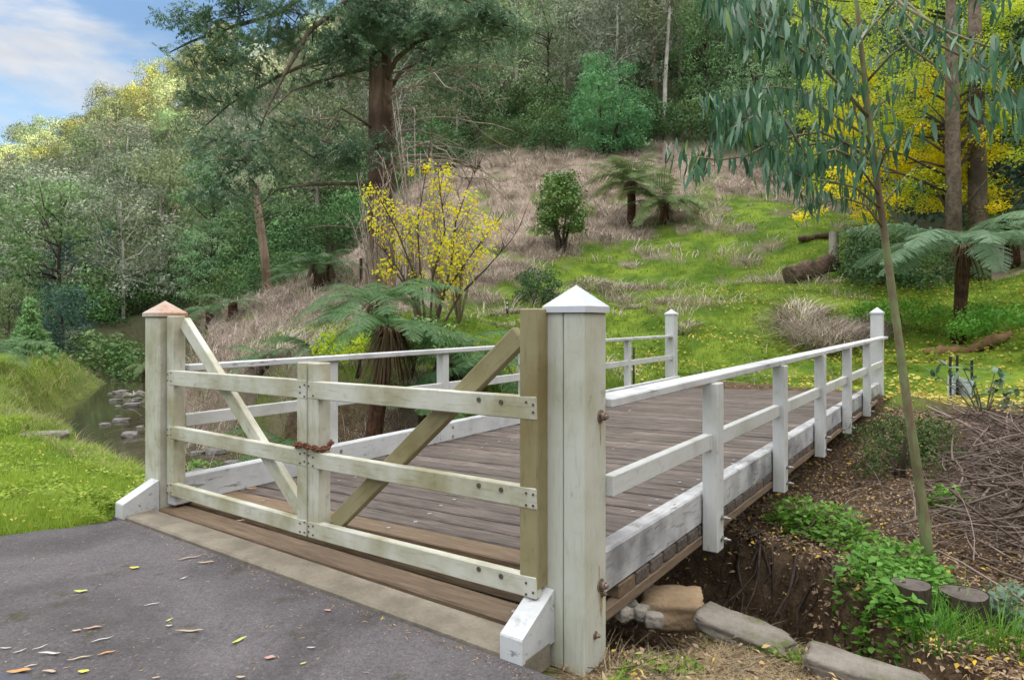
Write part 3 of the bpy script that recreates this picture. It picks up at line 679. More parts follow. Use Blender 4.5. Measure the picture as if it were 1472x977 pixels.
# long tan and green grass arching over the creek bank
def bankline(px, x, y):
    d, hw, bw, side = creek_d(x, y); return ((side > 0) | (y > 18)) & (d > hw + bw * .04) & (d < hw + bw * 1.25 + .3 * wav(x, y, 1.5) + .04 * np.maximum(y - 16, 0)) & (y > 6.5)
px, p = scatter(44000, (-30, 300), (6.5, 36), bankline); n = len(p)
g = Leaves(); k = RNG.uniform(size=n) < .8
g.add(blade_arrays(p[k], RNG.uniform(0, 6.28, k.sum()), RNG.uniform(.08, .26, k.sum()) * np.clip(p[k][:, 1] / 11, .6, 1.3), np.maximum(.006, p[k][:, 1] * .0009), RNG.uniform(.3, 1.1, k.sum()), RNG.uniform(0, 1, k.sum()), .25))
tag(link('bank_grass', g.mesh('bank_grass', M['g_reed'])), kind='stuff')
g = Leaves(); k = ~k; g.add(blade_arrays(p[k], RNG.uniform(0, 6.28, k.sum()), RNG.uniform(.12, .36, k.sum()) * np.clip(p[k][:, 1] / 11, .6, 1.3), np.maximum(.005, p[k][:, 1] * .0008), RNG.uniform(.3, 1.2, k.sum()), RNG.uniform(0, 1, k.sum()), .3))
tag(link('dry_bank_grass', g.mesh('dry_bank_grass', M['g_tan'])), kind='stuff')
# turf of the far side
def lawn(px, x, y):
    g_, s_, d_ = zones(x, y); dd, hw, bw, side = creek_d(x, y)
    return (RNG.uniform(size=x.shape) < g_) & (side < 0) & offbridge(x, y)
px, p = scatter(120000, (200, 1560), (8, 36), lawn, 1.6); n = len(p); Dd = p[:, 1]
patch = wav(p[:, 0], p[:, 1], .8) * .6 + wav(p[:, 0] + 5, p[:, 1], 2.3) * .4
mown = sm((p[:, 0] - 4) / 2) * sm((17 - Dd) / 2)
g = Leaves(); g.add(blade_arrays(p - [0, 0, .02], RNG.uniform(0, 6.28, n), RNG.uniform(.06, .17, n) * np.clip(1 + .9 * patch, .3, 2) * (1 - .6 * mown), Dd * .0010, RNG.uniform(.2, 1.1, n), np.clip(RNG.uniform(0, 1, n) * .6 + .2 + .25 * patch, 0, 1)))
px, p = scatter(30000, (600, 1560), (13, 34), lawn, 1.6); k = wav(p[:, 0], p[:, 1], 1.1) > .15; p = p[k]; n = len(p); d_ = rsph(n); d_[:, 2] = np.abs(d_[:, 2]) * .6
g.add(leaf_arrays(p + np.stack([RNG.normal(0, .03, n), RNG.normal(0, .03, n), RNG.uniform(.03, .22, n)], 1), d_, np.tile([[0, 0, 1.]], (n, 1)), RNG.uniform(.07, .13, n), RNG.uniform(.05, .09, n), RNG.uniform(.2, .9, n)))
tag(link('meadow_grass', g.mesh('meadow_grass', M['g_lawn'])), kind='stuff')
# pale yellow leaves lying on the turf
def ylit(px, x, y):
    dens = np.clip(.35 + .8 * wav(x, y, .6), 0, 1) * sm((px - 820) / 200) * sm((27 - y) / 6); g_, s_, d_ = zones(x, y)
    return (RNG.uniform(size=x.shape) < dens) & offbridge(x, y) & (creek_d(x, y)[3] < 0) & (g_ + d_ > .3)
px, p = scatter(30000, (820, 1560), (9.5, 28), ylit, 1.4); n = len(p); d_ = rsph(n); d_[:, 2] *= .25
up = rsph(n) * .5 + [0, 0, 1]
g = Leaves(); g.add(leaf_arrays(p + np.stack([0 * p[:, 0], 0 * p[:, 0], RNG.uniform(.03, .1, n)], 1), d_, up, RNG.uniform(.06, .11, n), RNG.uniform(.04, .08, n), RNG.uniform(0, 1, n)))
px, p = scatter(420, (-100, 210), (4.5, 13), left_grass); n = len(p); d_ = rsph(n); d_[:, 2] *= .3; g.add(leaf_arrays(p + [0, 0, .055], d_, rsph(n) * .5 + [0, 0, 1], RNG.uniform(.025, .065, n), RNG.uniform(.012, .035, n), RNG.uniform(0, 1, n), .2))
tag(link('fallen_yellow_leaves', g.mesh('fallen_yellow_leaves', M['litter_y'])), kind='stuff')
# dead bracken and straw on the slope and on the creek's far bank
def strawz(px, x, y):
    g_, s_, d_ = zones(x, y); return (RNG.uniform(size=x.shape) < s_ + .03 * g_) & offbridge(x, y) & (creek_d(x, y)[3] < 0)
px, p = scatter(7000, (235, 1250), (10, 53), strawz, .6); m_ = len(p); per = 20
c = np.repeat(p, per, 0); n = len(c); sc_ = np.repeat(RNG.uniform(.5, 2.1, m_) , per); cv = np.repeat(RNG.uniform(0, .65, m_), per)
off = RNG.normal(0, .16, (n, 2)) * sc_[:, None]; x = c[:, 0] + off[:, 0]; y = c[:, 1] + off[:, 1]; zz = gz(x, y)
g = Leaves(); az = np.arctan2(off[:, 1], off[:, 0]) + RNG.normal(0, .8, n)
g.add(blade_arrays(np.stack([x, y, zz], 1), az, RNG.uniform(.28, .6, n) * sc_, y * .0011, RNG.uniform(.5, 1.6, n), np.clip(cv + RNG.uniform(0, .4, n), 0, 1), RNG.uniform(.3, 1.0, n), 4))
tag(link('dead_bracken', g.mesh('dead_bracken', M['g_straw'])), kind='stuff')
# fallen leaves, bits of bark and sticks on the right bank and under the bridge
def bankz(px, x, y):
    g_, s_, d_ = zones(x, y); return (RNG.uniform(size=x.shape) < d_)
px, p = scatter(85000, (250, 1620), (2.5, 14), bankz, 1.3); k = (creek_d(p[:, 0], p[:, 1])[3] > 0) & (p[:, 0] > .2) & (RNG.uniform(size=len(p)) < .86); p = p[~k]; n = len(p); d_ = rsph(n); d_[:, 2] *= .35; up = rsph(n) * .7 + [0, 0, 1]
g = Leaves(); g.add(leaf_arrays(p + np.stack([0 * p[:, 0], 0 * p[:, 0], RNG.uniform(.003, .05, n)], 1), d_, up, RNG.uniform(.02, .06, n), RNG.uniform(.010, .028, n), RNG.uniform(0, 1, n), .25))
tag(link('leaf_litter', g.mesh('leaf_litter', M['litter'])), kind='stuff')
# twigs: brush heap right of the sapling and strewn sticks
def sticks(centres, spread, nper, L, r, lift, name, mat, tilt=.25):
    V_, F_, W_ = [], [], []; b = 0
    for (q, n_, hh) in centres:
        for i in range(n_):
            x = q.x + random.gauss(0, spread); y = q.y + random.gauss(0, spread); l = random.uniform(*L); a = random.uniform(0, 6.28); el = random.gauss(0, tilt)
            rad = r[0] + (r[1] - r[0]) * random.random() ** 2.2; c = Vector((x, y, 0)); d = Vector((math.cos(a) * math.cos(el), math.sin(a) * math.cos(el), math.sin(el)))
            fo = math.exp(-((x - q.x) ** 2 + (y - q.y) ** 2) / (2 * spread ** 2)); z = g1(x, y) + random.uniform(.0, 1) * hh * fo + rad + abs(math.sin(el)) * l * .5
            sdv = d.orthogonal().normalized(); up_ = d.cross(sdv); bend = random.uniform(-.12, .12) * l; bs = d.cross(Z).normalized()
            for j in range(5):
                t = j / 4; pp = Vector((x, y, z)) + d * ((t - .5) * l) + bs * (bend * (1 - (2 * t - 1) ** 2)) + Z * (random.uniform(-.01, .01))
                rr = rad * (1 - .5 * t)
                for k in range(4):
                    an = k * math.pi / 2; V_.append(pp + sdv * (math.cos(an) * rr) + up_ * (math.sin(an) * rr)); W_.append(i % 10 / 10)
            for j in range(4):
                for k in range(4): F_.append((b + j * 4 + k, b + j * 4 + (k + 1) % 4, b + j * 4 + 4 + (k + 1) % 4, b + j * 4 + 4 + k))
            b += 20
    return npmesh(name, np.array([tuple(v) for v in V_]), np.array(F_), mat, np.array(W_), True)
M['stick'] = mat_leaf('dry_sticks', (.09, .065, .05), (.30, .24, .195), .01, .05, .8, 0, .15)
bc = [(PG(1455, 7.9), 230, .3), (PG(1480, 7.0), 240, .35), (PG(1435, 6.6), 150, .22), (PG(1465, 5.9), 240, .28), (PG(1525, 6.2), 170, .4), (PG(1425, 5.6), 110, .14), (PG(1540, 7.4), 150, .4), (PG(1455, 5.2), 130, .12)]
tag(link('brushwood', sticks(bc, .36, 1, (.2, 1.05), (.0025, .014), .5, 'brushwood', M['stick'])), kind='stuff')
bc = [(PG(1180, 7.2), 26, .1), (PG(1250, 7.5), 30, .1), (PG(1240, 6.4), 34, .1), (PG(1300, 5.6), 26, .08), (PG(1150, 6.2), 22, .1), (PG(1380, 9.2), 40, .15),  (PG(1300, 4.6), 20, .06), (PG(330, 13), 16, .2), (PG(560, 10.6), 24, .3), (PG(1100, 5.3), 20, .2)]
tag(link('scattered_sticks', sticks(bc, .45, 1, (.1, .55), (.002, .007), .1, 'scattered_sticks', M['stick'])), kind='stuff')
bc = [(PG(930, 3.25), 26, .04), (PG(1000, 3.0), 30, .04), (PG(1150, 2.9), 32, .04), (PG(1300, 2.75), 26, .04)]
tag(link('lip_twigs', sticks(bc, .3, 1, (.08, .4), (.0015, .004), .06, 'lip_twigs', M['stick'], .12)), kind='stuff')
# dry straw on the near lip
def lip(px, x, y): return (x > .28) & (y < 4.0) & (creek_d(x, y)[3] > 0) & (creek_d(x, y)[0] > .45) & offbridge(x, y)
px, p = scatter(22000, (800, 1560), (2.35, 4.0), lip); n = len(p)
g = Leaves(); g.add(blade_arrays(p, RNG.uniform(0, 6.28, n), RNG.uniform(.015, .07, n), .003, RNG.uniform(1.0, 4.5, n), RNG.uniform(0, 1, n), .6)); tag(link('dry_grass', g.mesh('dry_grass', M['g_tan'])), kind='stuff')
k = wav(p[:, 0], p[:, 1], 2.2) > .1; q = p[k]; n = len(q); g = Leaves(); g.add(blade_arrays(q, RNG.uniform(0, 6.28, n), RNG.uniform(.02, .06, n), .006, RNG.uniform(.3, 1.2, n), RNG.uniform(0, 1, n)))
d_ = rsph(n); d_[:, 2] = np.abs(d_[:, 2]) * .5; g.add(leaf_arrays(q + [0, 0, .02], d_, np.tile([[0, 0, 1.]], (n, 1)), .03, .02, RNG.uniform(0, 1, n)))
tag(link('sparse_grass', g.mesh('sparse_grass', M['g_lawn'])), kind='stuff')
# roots hanging down the eroded bank beside the bridge
rt = MB(); V_ = []
for i in range(46):
    s_, t_ = random.uniform(-1.6, .4), random.uniform(2.9, 3.5) ; q = B(s_, t_); z0 = min(-.42, g1(q.x, q.y)); pts = []; dx = random.uniform(-.35, .35)
    down = -U * random.uniform(.25, .7); L = random.uniform(.4, 1.1)
    for j in range(6):
        t = j / 5; w = q + down * t + V * (dx * t + random.uniform(-.06, .06)); pts.append(Vector((w.x, w.y, max(g1(w.x, w.y) + .04, z0 - L * t) if j else z0)))
    rt.tube(pts, [random.uniform(.006, .02) * (1 - .13 * j) for j in range(6)], 5)
tag(rt.build('hanging_roots', M['twig_dark']), kind='stuff')
# leafy green weeds on the bank
def leafy(centres, mat, name, Lr=(.04, .085)):
    g = Leaves()
    for (q, r, n_, h) in centres:
        a = RNG.uniform(0, 6.28, n_); rr = r * np.sqrt(RNG.uniform(0, 1, n_)); x = q.x + np.cos(a) * rr; y = q.y + np.sin(a) * rr
        zz = gz(x, y) + RNG.uniform(.02, 1, n_) * h * (1 - .6 * (rr / r) ** 2); d_ = rsph(n_); d_[:, 2] = d_[:, 2] * .4 + .15
        g.add(leaf_arrays(np.stack([x, y, zz], 1), d_, rsph(n_) * .5 + [0, 0, 1], RNG.uniform(*Lr, n_), RNG.uniform(Lr[0] * .6, Lr[1] * .6, n_), RNG.uniform(0, 1, n_), .2))
    return link(name, g.mesh(name, mat))
tag(leafy([(PG(1150, 6.0), .3, 360, .28), (PG(1185, 5.8), .35, 420, .25), (PG(1215, 5.5), .25, 260, .22)], M['l_weed'], 'leafy_weed'), 'bright green leafy weed patch overhanging the eroded bank beside the bridge', 'weed')
tag(leafy([(PG(1290, 4.9), .34, 560, .3), (PG(1262, 4.5), .3, 560, .34), (PG(1330, 4.7), .24, 300, .25), (PG(1275, 4.15), .25, 420, .3), (PG(1350, 4.35), .22, 300, .22)], M['l_weed'], 'leafy_weed'), 'dense bright green weeds growing round the two cut stumps', 'weed')
tag(leafy([(PG(1362, 6.0), .17, 330, .25)], M['l_weed'], 'leafy_weed'), 'small green weed clump right of the sapling trunk', 'weed')
tag(leafy([(PG(1455, 4.3), .2, 330, .3)], M['l_mag'], 'leafy_weed'), 'dark round leaved seedling below the brushwood heap', 'weed')
tag(leafy([(PG(285, 13.4), .7, 700, .35), (PG(320, 12.6), .6, 500, .3)], M['l_weed'], 'leafy_weed', (.06, .12)), 'bright green weeds at the far foot of the left gate post', 'weed')
def tuft(q, r, n_, h, w, mat, name, lean=(.2, .9), droop=(.1, .4)):
    a = RNG.uniform(0, 6.28, n_); rr = r * np.sqrt(RNG.uniform(0, 1, n_)); x = q.x + np.cos(a) * rr; y = q.y + np.sin(a) * rr
    g = Leaves(); g.add(blade_arrays(np.stack([x, y, gz(x, y) - .01], 1), a + RNG.normal(0, .7, n_), RNG.uniform(.5, 1, n_) * h, w, RNG.uniform(*lean, n_), RNG.uniform(0, 1, n_), RNG.uniform(*droop, n_), 4))
    return link(name, g.mesh(name, mat))
tag(tuft(PG(1430, 4.05), .34, 420, .38, .009, M['l_weed'], 'grass_tuft'), 'long bladed green grass tuft in the lower right corner', 'grass tuft')
tag(tuft(PG(1340, 3.95), .22, 220, .3, .008, M['l_weed'], 'grass_tuft'), 'long green grass tuft below the left cut stump', 'grass tuft')
tag(tuft(PG(870, 2.9), .16, 200, .16, .004, M['g_tan'], 'grass_tuft', (.8, 2.2), (.3, .8)), 'dry straw tuft at the foot of the near right end post', 'grass tuft')
GT = 'dry tussocks on the green slope'
for (px_, D_, r, n_, h, lab) in ((1190, 17.0, .95, 1300, 1.15, 'large grey-tan bracken mound behind the far right end post'), (1150, 18.6, .6, 520, 1.05, 'tall brown tussock at the left rear of the bracken mound'), (1240, 17.2, .55, 480, .75, 'grey-tan tussock at the right edge of the bracken mound'),
        (850, 26, .8, 380, .55, 'wide pale tussock below the round shrub on the slope'), (885, 25.3, .6, 260, .5, 'pale tussock right of the widest one on the slope'), (718, 17.6, .38, 260, .45, 'tan tussock just behind the right gate brace'), (722, 20.5, .4, 200, .5, 'tan tussock behind the black marker post'),
        (755, 20.7, .4, 200, .5, 'tan tussock under the small dark bush'), (985, 19.2, .35, 180, .5, 'tan tussock right of the far left end post'), (955, 22, .35, 160, .5, 'tan tussock uphill of the far left end post'), (905, 22, .4, 180, .5, 'tan tussock between the near post cap and the far left end post'), (440, 15.5, .6, 420, .6, 'pale straw tussock on the bank left of the tree fern'), (400, 16.5, .7, 420, .7, 'pale straw tussock below the tall bare gum trunk')):
    tag(tuft(PG(px_, D_), r, n_, h, D_ * .0012, M['g_straw'], 'dry_tussock', (.7, 1.8), (.4, 1.0)), lab, 'tussock', GT)

# ------------------------------------------------------------------ trees: prototypes in local space, then copies
def crown(clumps, leaf, wid, flat=.6, up=.6, seed=0):
    """clumps: (centre, radius, leaves)"""
    g = Leaves()
    for (c, r, n) in clumps:
        q = rsph(n) * (RNG.uniform(0, 1, n) ** .3)[:, None] * r; q[:, 2] *= flat; q *= (1 + .22 * np.sin(q[:, :1] * 5 / r + RNG.uniform(0, 6)) * np.sin(q[:, 1:2] * 5 / r + RNG.uniform(0, 6)))
        d_ = rsph(n); d_[:, 2] = d_[:, 2] * .6 - .15
        cv = RNG.uniform(0, .6); ow = unit(q) * .95 + rsph(n) * .55 + [0, 0, .35 * up]; d_ = np.cross(ow, rsph(n)); d_[:, 2] -= .12
        g.add(leaf_arrays(np.array(c) + q, d_, ow, RNG.uniform(.6, 1.3, n) * leaf, RNG.uniform(.6, 1.3, n) * wid, np.clip(cv + RNG.uniform(0, .4, n), 0, 1), .2))
    return g
def dome(n, R, z0, z1, r0, r1, nl, bias=1.0, taper=.75):
    out = []
    for i in range(n):
        t = (i + RNG.uniform(0, 1)) / n; z = z0 + (z1 - z0) * t; pr = R * math.sqrt(max(.05, 1 - ((t - .35) / taper) ** 2)); a = RNG.uniform(0, 6.28); rr = pr * RNG.uniform(.25, 1) ** .6
        r = RNG.uniform(r0, r1); out.append(((math.cos(a) * rr, math.sin(a) * rr, z), r, int(nl * (r / r1) ** 2)))
    return out
def trunk_mesh(h, r, clumps, nlimb, lean=.06, fork=.35, tr=.25):
    m = MB(); pts = [Vector((0, 0, -.6))]; N_ = 7; lx, ly = random.uniform(-lean, lean) * h, random.uniform(-lean, lean) * h
    for i in range(N_): t = i / (N_ - 1); pts.append(Vector((lx * t + random.uniform(-.02, .02) * h * t, ly * t + random.uniform(-.02, .02) * h * t, h * t)))
    rad = [r * 1.25] + [r * (1 - (1 - tr) * i / (N_ - 1)) for i in range(N_)]
    m.tube(pts, rad, 8)
    for (c, cr, n) in (random.sample(clumps, min(nlimb, len(clumps)))):
        c = Vector(c); t = min(.95, max(fork, (c.z / h) * random.uniform(.55, .85))); k = 1 + t * (N_ - 1); i = int(k); a = pts[i].lerp(pts[min(i + 1, N_)], k - i)
        mid = a.lerp(c, .5) + Vector((random.uniform(-.1, .1), random.uniform(-.1, .1), -.12)) * (c - a).length
        m.tube([a, a.lerp(mid, .6) + Z * .05, mid, c], [r * (1 - .7 * t) * .6, r * .35, r * .25, r * .1], 6)
    return m
PROTO = {}
def proto(key, name, clumps, leaf, wid, lmat, bmat, h, r, nlimb, **kw):
    """builds one crown mesh and one trunk mesh that copies share"""
    flat = kw.pop('flat', .6); up = kw.pop('up', .5)
    PROTO[key] = (name, crown(clumps, leaf, wid, flat, up).mesh(name + '_crown', lmat), None, trunk_mesh(h, r, clumps, nlimb, **kw), bmat)
_used = set()
def plant(key, loc, sc, rz, label, cat, group=None, crown_mat=None):
    name, cm, tm, mb, bmat = PROTO[key]
    root = empty(name, loc, label, cat, group, rz, sc)
    c = link('crown', cm, root)
    if tm is None:
        t = mb.build('trunk', bmat, root, local=True); PROTO[key] = (name, cm, t.data, mb, bmat)
    else: t = link('trunk', tm, root)
    return root
for j, nm in enumerate(('a', 'b')):
    proto('gum' + nm, 'gum_tree', dome(62, 3.5, 2.2, 10.4, .8, 1.45, 130), .28, .13, M['l_gum'], M['bark_grey'], 9.3, .16, 12)
    proto('grey' + nm, 'gum_tree', dome(60, 3.7, 2.0, 10.2, .8, 1.4, 120), .26, .12, M['l_grey'], M['bark_white'], 9.0, .15, 14)
proto('wattle', 'wattle_tree', dome(60, 3.0, .9, 8.2, .7, 1.25, 130), .24, .11, M['l_green'], M['bark_dark'], 7.5, .14, 12, flat=.5)
proto('feather', 'wattle_tree', dome(62, 3.4, 1.2, 8.6, .7, 1.3, 130), .26, .07, M['l_feather'], M['bark_dark'], 8, .13, 16, flat=.4)
proto('dense', 'dense_tree', dome(64, 3.2, .5, 7.4, .8, 1.4, 130, taper=.8), .24, .13, M['l_dark'], M['bark_dark'], 6.5, .16, 6, flat=.7)
proto('ridge', 'ridge_gum', dome(46, 3.2, 2.6, 10.8, .8, 1.5, 130), .30, .14, M['l_ridge'], M['bark_grey'], 9.8, .16, 14)
proto('tall', 'tall_gum', dome(54, 3.0, 8, 20.5, .9, 1.7, 130), .30, .13, M['l_grey'], M['bark_tan'], 19.5, .24, 14, lean=.03, fork=.5)
proto('tallw', 'tall_gum', dome(50, 3.2, 9, 20.5, .9, 1.7, 125), .30, .13, M['l_gum'], M['bark_white'], 19.5, .2, 14, lean=.04, fork=.5)
proto('shrub', 'understory_shrub', dome(26, 1.5, .15, 1.9, .45, .8, 120, taper=.95), .16, .08, M['l_shrub'], M['bark_dark'], 1.5, .05, 5)
proto('darkshrub', 'understory_shrub', dome(26, 1.5, .15, 2.3, .45, .85, 120, taper=.95), .16, .08, M['l_deep'], M['bark_dark'], 1.6, .05, 5)
placed = []
def free(x, y, d):
    for (a, b, r) in placed:
        if (a - x) ** 2 + (b - y) ** 2 < (max(min(r, 1.3) if d < 2.3 else r, d)) ** 2: return False
    return True
def in_open(px, D):       # the cleared slope, the creek and the lawns stay free of forest
    x = (px - CX) / F * D; g_, s_, d_ = zones(np.array([x]), np.array([D])); dd, hw, bw, sd_ = creek_d(np.array([x]), np.array([D]))
    return float(g_[0] + s_[0]) > .25 or dd[0] < hw[0] + bw[0] + 1.2 or D < np.interp(px, [0, 300, 400, 480, 560, 700, 960, 1100, 1180, 1300, 1600], [34, 32, 31, 35, 45, 52, 50, 45, 39, 29, 25])
def forest(n, pxr, Dr, kinds, sp, scr, label, cat, group, tries=60, zofs=0):
    c = 0
    for i in range(n * tries):
        if c >= n: break
        px = random.uniform(*pxr); D = Dr[0] + (Dr[1] - Dr[0]) * random.random() ** .75
        if in_open(px, D): continue
        x = (px - CX) / F * D; s_ = sp * (.75 + D / 250)
        if not free(x, D, s_): continue
        placed.append((x, D, s_)); k = random.choice(kinds); z = g1(x, D)
        kind = k.rstrip('ab') if k[:3] in ('gum', 'gre') else k
        sc = random.uniform(*scr); plant(k, (x, D, z - .1), (sc * random.uniform(.9, 1.15), sc * random.uniform(.9, 1.15), sc), random.uniform(0, 6.28), label[kind] if isinstance(label, dict) else label, cat, group if (not isinstance(label, dict) or kind in ('gum', 'ridge') and label['gum'] == label['ridge']) else group + ', ' + kind)
        c += 1
    return c
# single trees of the valley that the photograph lets one pick out
def one(key, px, py_top, D, H, label, cat, wide=1.0, py_base=None):
    x = (px - CX) / F * D; z = g1(x, D); top = P(px, py_top, D).z; sc = max(.1, (top - z) / H); placed.append((x, D, 2.2 * sc))
    return plant(key, (x, D, z - .05), (sc * wide, sc * wide, sc), random.uniform(0, 6.28), label, cat)
one('dense', 92, 400, 36.5, 8.2, 'big rounded dark blue-green tree at the bend of the creek', 'tree', 1.0)
one('dense', 62, 452, 35, 8.2, 'dark blue-green bush at the foot of the big rounded tree', 'bush', 1.3)
one('darkshrub', 128, 478, 38, 2.6, 'dark bush leaning over the far end of the creek', 'bush', 1.2)
one('shrub', 168, 462, 36, 2.5, 'soft mid green shrub on the far shore of the creek', 'shrub', 1.4)
one('shrub', 205, 480, 35, 2.5, 'low green shrub behind the left end post', 'shrub', 1.3)
one('wattle', 205, 290, 66, 9.0, 'bright green layered wattle in front of the bare white branches', 'tree', 1.0)
one('feather', 300, 318, 44, 9.4, 'feathery pale green wattle with dark twiggy trunk left of the bare trunk', 'tree', 1.15)
one('greya', 215, 350, 52, 11.0, 'olive gum with pale trunk standing behind the left gate post', 'tree', 1.0)
one('wattle', 265, 220, 88, 9.0, 'light green wattle high on the hill left of the conifer boughs', 'tree', 1.0)
one('greyb', 178, 165, 92, 11.0, 'broad grey crowned gum above the white limbed dead tree', 'tree', 1.25)
one('wattle', 12, 395, 34, 9.0, 'pale green tree cut by the left edge of the picture', 'tree', .9)
one('darkshrub', 40, 395, 50, 2.6, 'blue-green bush crown behind the creek bend, far left', 'bush', 1.0)
lab = {'gum': 'olive green gum tree in the forest on the hillside', 'grey': 'grey-green gum tree in the forest on the hillside', 'wattle': 'green wattle tree in the forest on the hillside', 'feather': 'feathery wattle tree in the forest on the hillside', 'dense': 'dark dense tree in the forest on the hillside', 'ridge': 'sunlit gum tree on the ridge line against the sky'}
GF = 'forest trees on the hillside'
forest(64, (-60, 330), (108, 158), ['ridge', 'guma', 'gumb', 'ridge'], 4.6, (.8, 1.25), {**lab, 'gum': lab['ridge']}, 'tree', 'gum trees on the ridge')
forest(80, (-40, 480), (46, 108), ['guma', 'gumb', 'greya', 'greyb', 'feather', 'wattle', 'greya'], 4.6, (.9, 1.3), lab, 'tree', GF)
forest(30, (-40, 420), (43, 62), ['wattle', 'feather', 'greya', 'dense'], 3.6, (.65, 1.0), lab, 'tree', GF)
forest(60, (500, 1180), (56, 100), ['guma', 'greyb', 'greya', 'feather', 'wattle', 'gumb'], 4.4, (.9, 1.3), lab, 'tree', GF)
tl = {'tall': 'tall tan trunked gum in the forest above the cleared slope', 'tallw': 'tall white trunked gum in the forest above the cleared slope'}
forest(26, (900, 1090), (55, 80), ['tall', 'tall', 'tallw'], 2.6, (.8, 1.1), tl, 'tree', 'tall gums above the slope')
forest(12, (500, 900), (60, 90), ['tallw', 'tall'], 3.5, (.8, 1.1), tl, 'tree', 'tall gums above the slope')
forest(26, (1080, 1560), (34, 70), ['wattle', 'dense', 'guma', 'feather'], 3.8, (.8, 1.2), lab, 'tree', GF)
forest(26, (330, 600), (31, 52), ['shrub', 'shrub', 'darkshrub'], 1.9, (.8, 1.5), {'shrub': 'green shrub under the conifer boughs behind the straw bank', 'darkshrub': 'dark shrub under the conifer boughs behind the straw bank'}, 'shrub', 'shrubs behind the straw bank')
forest(30, (960, 1330), (36, 56), ['shrub', 'shrub', 'darkshrub'], 1.9, (.8, 1.6), {'shrub': 'green shrub behind the hanging gum leaves at the slope top', 'darkshrub': 'dark shrub behind the hanging gum leaves at the slope top'}, 'shrub', 'shrubs behind the gum sapling')
forest(60, (380, 1250), (44, 66), ['shrub', 'darkshrub', 'shrub'], 2.2, (.8, 1.8), {'shrub': 'green shrub at the edge of the forest above the slope', 'darkshrub': 'dark shrub at the edge of the forest above the slope'}, 'shrub', 'shrubs along the forest edge')
forest(34, (110, 430), (33, 50), ['shrub', 'darkshrub', 'shrub'], 1.7, (.8, 1.6), {'shrub': 'green shrub under the trees beside the creek', 'darkshrub': 'dark shrub under the trees beside the creek'}, 'shrub', 'shrubs along the creek')
# dense bushes along the top of the cleared slope
for (px, top, D, lb, w) in ((716, 178, 51, 'mid green bush at the left end of the slope top', 1.1), (750, 165, 52, 'dark bush under the pale trunks at the slope top', 1.0), (785, 170, 50, 'mid green bush left of the big bright green bush', 1.2), (940, 160, 52, 'olive bush right of the big bright green bush', 1.0)):
    x = (px - CX) / F * D; z = g1(x, D); sc = (P(px, top, D).z - z) / 2.6; plant('shrub', (x, D, z - .1), (sc * w * 1.1, sc * w * 1.1, sc), random.uniform(0, 6.28), lb, 'bush')

# the big bright green bush
def bush(name, q, H, R_, n, nl, leaf, wid, mat, bark, label, cat, z0=.0, r0=.45, r1=.9, stems=4, taper=.85, flat=.6):
    root = empty(name, q, label, cat); cl_ = dome(n, R_, z0 * H + r0 * .5, H - r0 * .6, r0, r1, nl, taper=taper)
    o = link('crown', crown(cl_, leaf, wid, flat).mesh(name + '_crown', mat), root)
    m = MB()
    for i in range(stems):
        c = Vector(random.choice(cl_)[0]); b = Vector((random.uniform(-.12, .12) * R_, random.uniform(-.12, .12) * R_, -.3)); m.tube([b, b + Z * (.3 + .25 * c.z) + Vector((c.x, c.y, 0)) * .2, c], [.02 * H + .02, .014 * H + .015, .01], 7)
    m.build('trunk', bark, root, local=True); return root
bush('rounded_bush', PG(874, 48.5), 7.2, 2.9, 90, 170, .24, .10, M['l_bright'], M['bark_dark'], 'big bright green dense bush standing at the top of the cleared slope', 'bush', .0, .6, 1.2, 5, .8)
bush('rounded_bush', PG(905, 48), 3.2, 1.6, 30, 150, .22, .10, M['l_bright'], M['bark_dark'], 'lower bright green bush against the right flank of the big one', 'bush', .0, .5, .9, 3, .9)
bush('round_shrub', PG(806, 30), 3.65, 1.15, 74, 170, .13, .085, M['l_bush'], M['bark_dark'], 'upright glossy shrub with bare stems on the cleared slope', 'shrub', .22, .35, .65, 6, .7)
bush('small_bush', PG(772, 23.2), 1.25, .75, 30, 160, .08, .045, M['l_deep'], M['bark_dark'], 'small dark green bush on the turf left of the near post cap', 'bush', .0, .25, .42, 4, .9)
bush('dark_bush', PG(1272, 20.5), 1.9, 1.0, 50, 150, .10, .05, M['l_deep'], M['bark_dark'], 'dark green bush behind the sapling and the log end', 'bush', .0, .4, .7, 4, .9)
bush('dark_bush', PG(1228, 23), 1.9, .6, 30, 130, .10, .05, M['l_deep'], M['bark_dark'], 'dark bush beside the upright stump by the log', 'bush', .0, .3, .6, 3, .9)
bush('dark_bush', PG(1322, 20), 1.5, 1.1, 40, 140, .10, .05, M['l_deep'], M['bark_dark'], 'dark bush in the shade left of the tree fern trunk', 'bush', .0, .3, .6, 3, .9)
bush('moss_bush', PG(1292, 6.9), .62, .42, 26, 160, .035, .02, M['l_moss'], M['bark_dark'], 'low mossy green bush on the bank left of the sapling trunk', 'bush', .0, .12, .22, 3, 1)
bush('moss_bush', PG(1330, 7.2), .5, .4, 22, 150, .035, .02, M['l_moss'], M['bark_dark'], 'dark mossy clump half under the brushwood right of the sapling', 'bush', .0, .12, .22, 3, 1)
bush('low_shrub', PG(72, 11.8), .42, .55, 24, 150, .06, .035, M['l_dark'], M['bark_dark'], 'low dark ivy-like shrub on the grassy creek bank', 'shrub', .0, .12, .25, 3, 1)
bush('rank_bush', PG(1465, 15), .9, 1.5, 44, 170, .07, .05, M['l_weed'], M['bark_dark'], 'bright green rank growth on the slope at the right edge', 'bush', .0, .25, .45, 3, 1)
bush('rank_bush', PG(1290, 17.4), .6, 1.3, 34, 150, .07, .05, M['l_weed'], M['bark_dark'], 'low bright green growth left of the tree fern base', 'bush', .0, .2, .4, 3, 1)
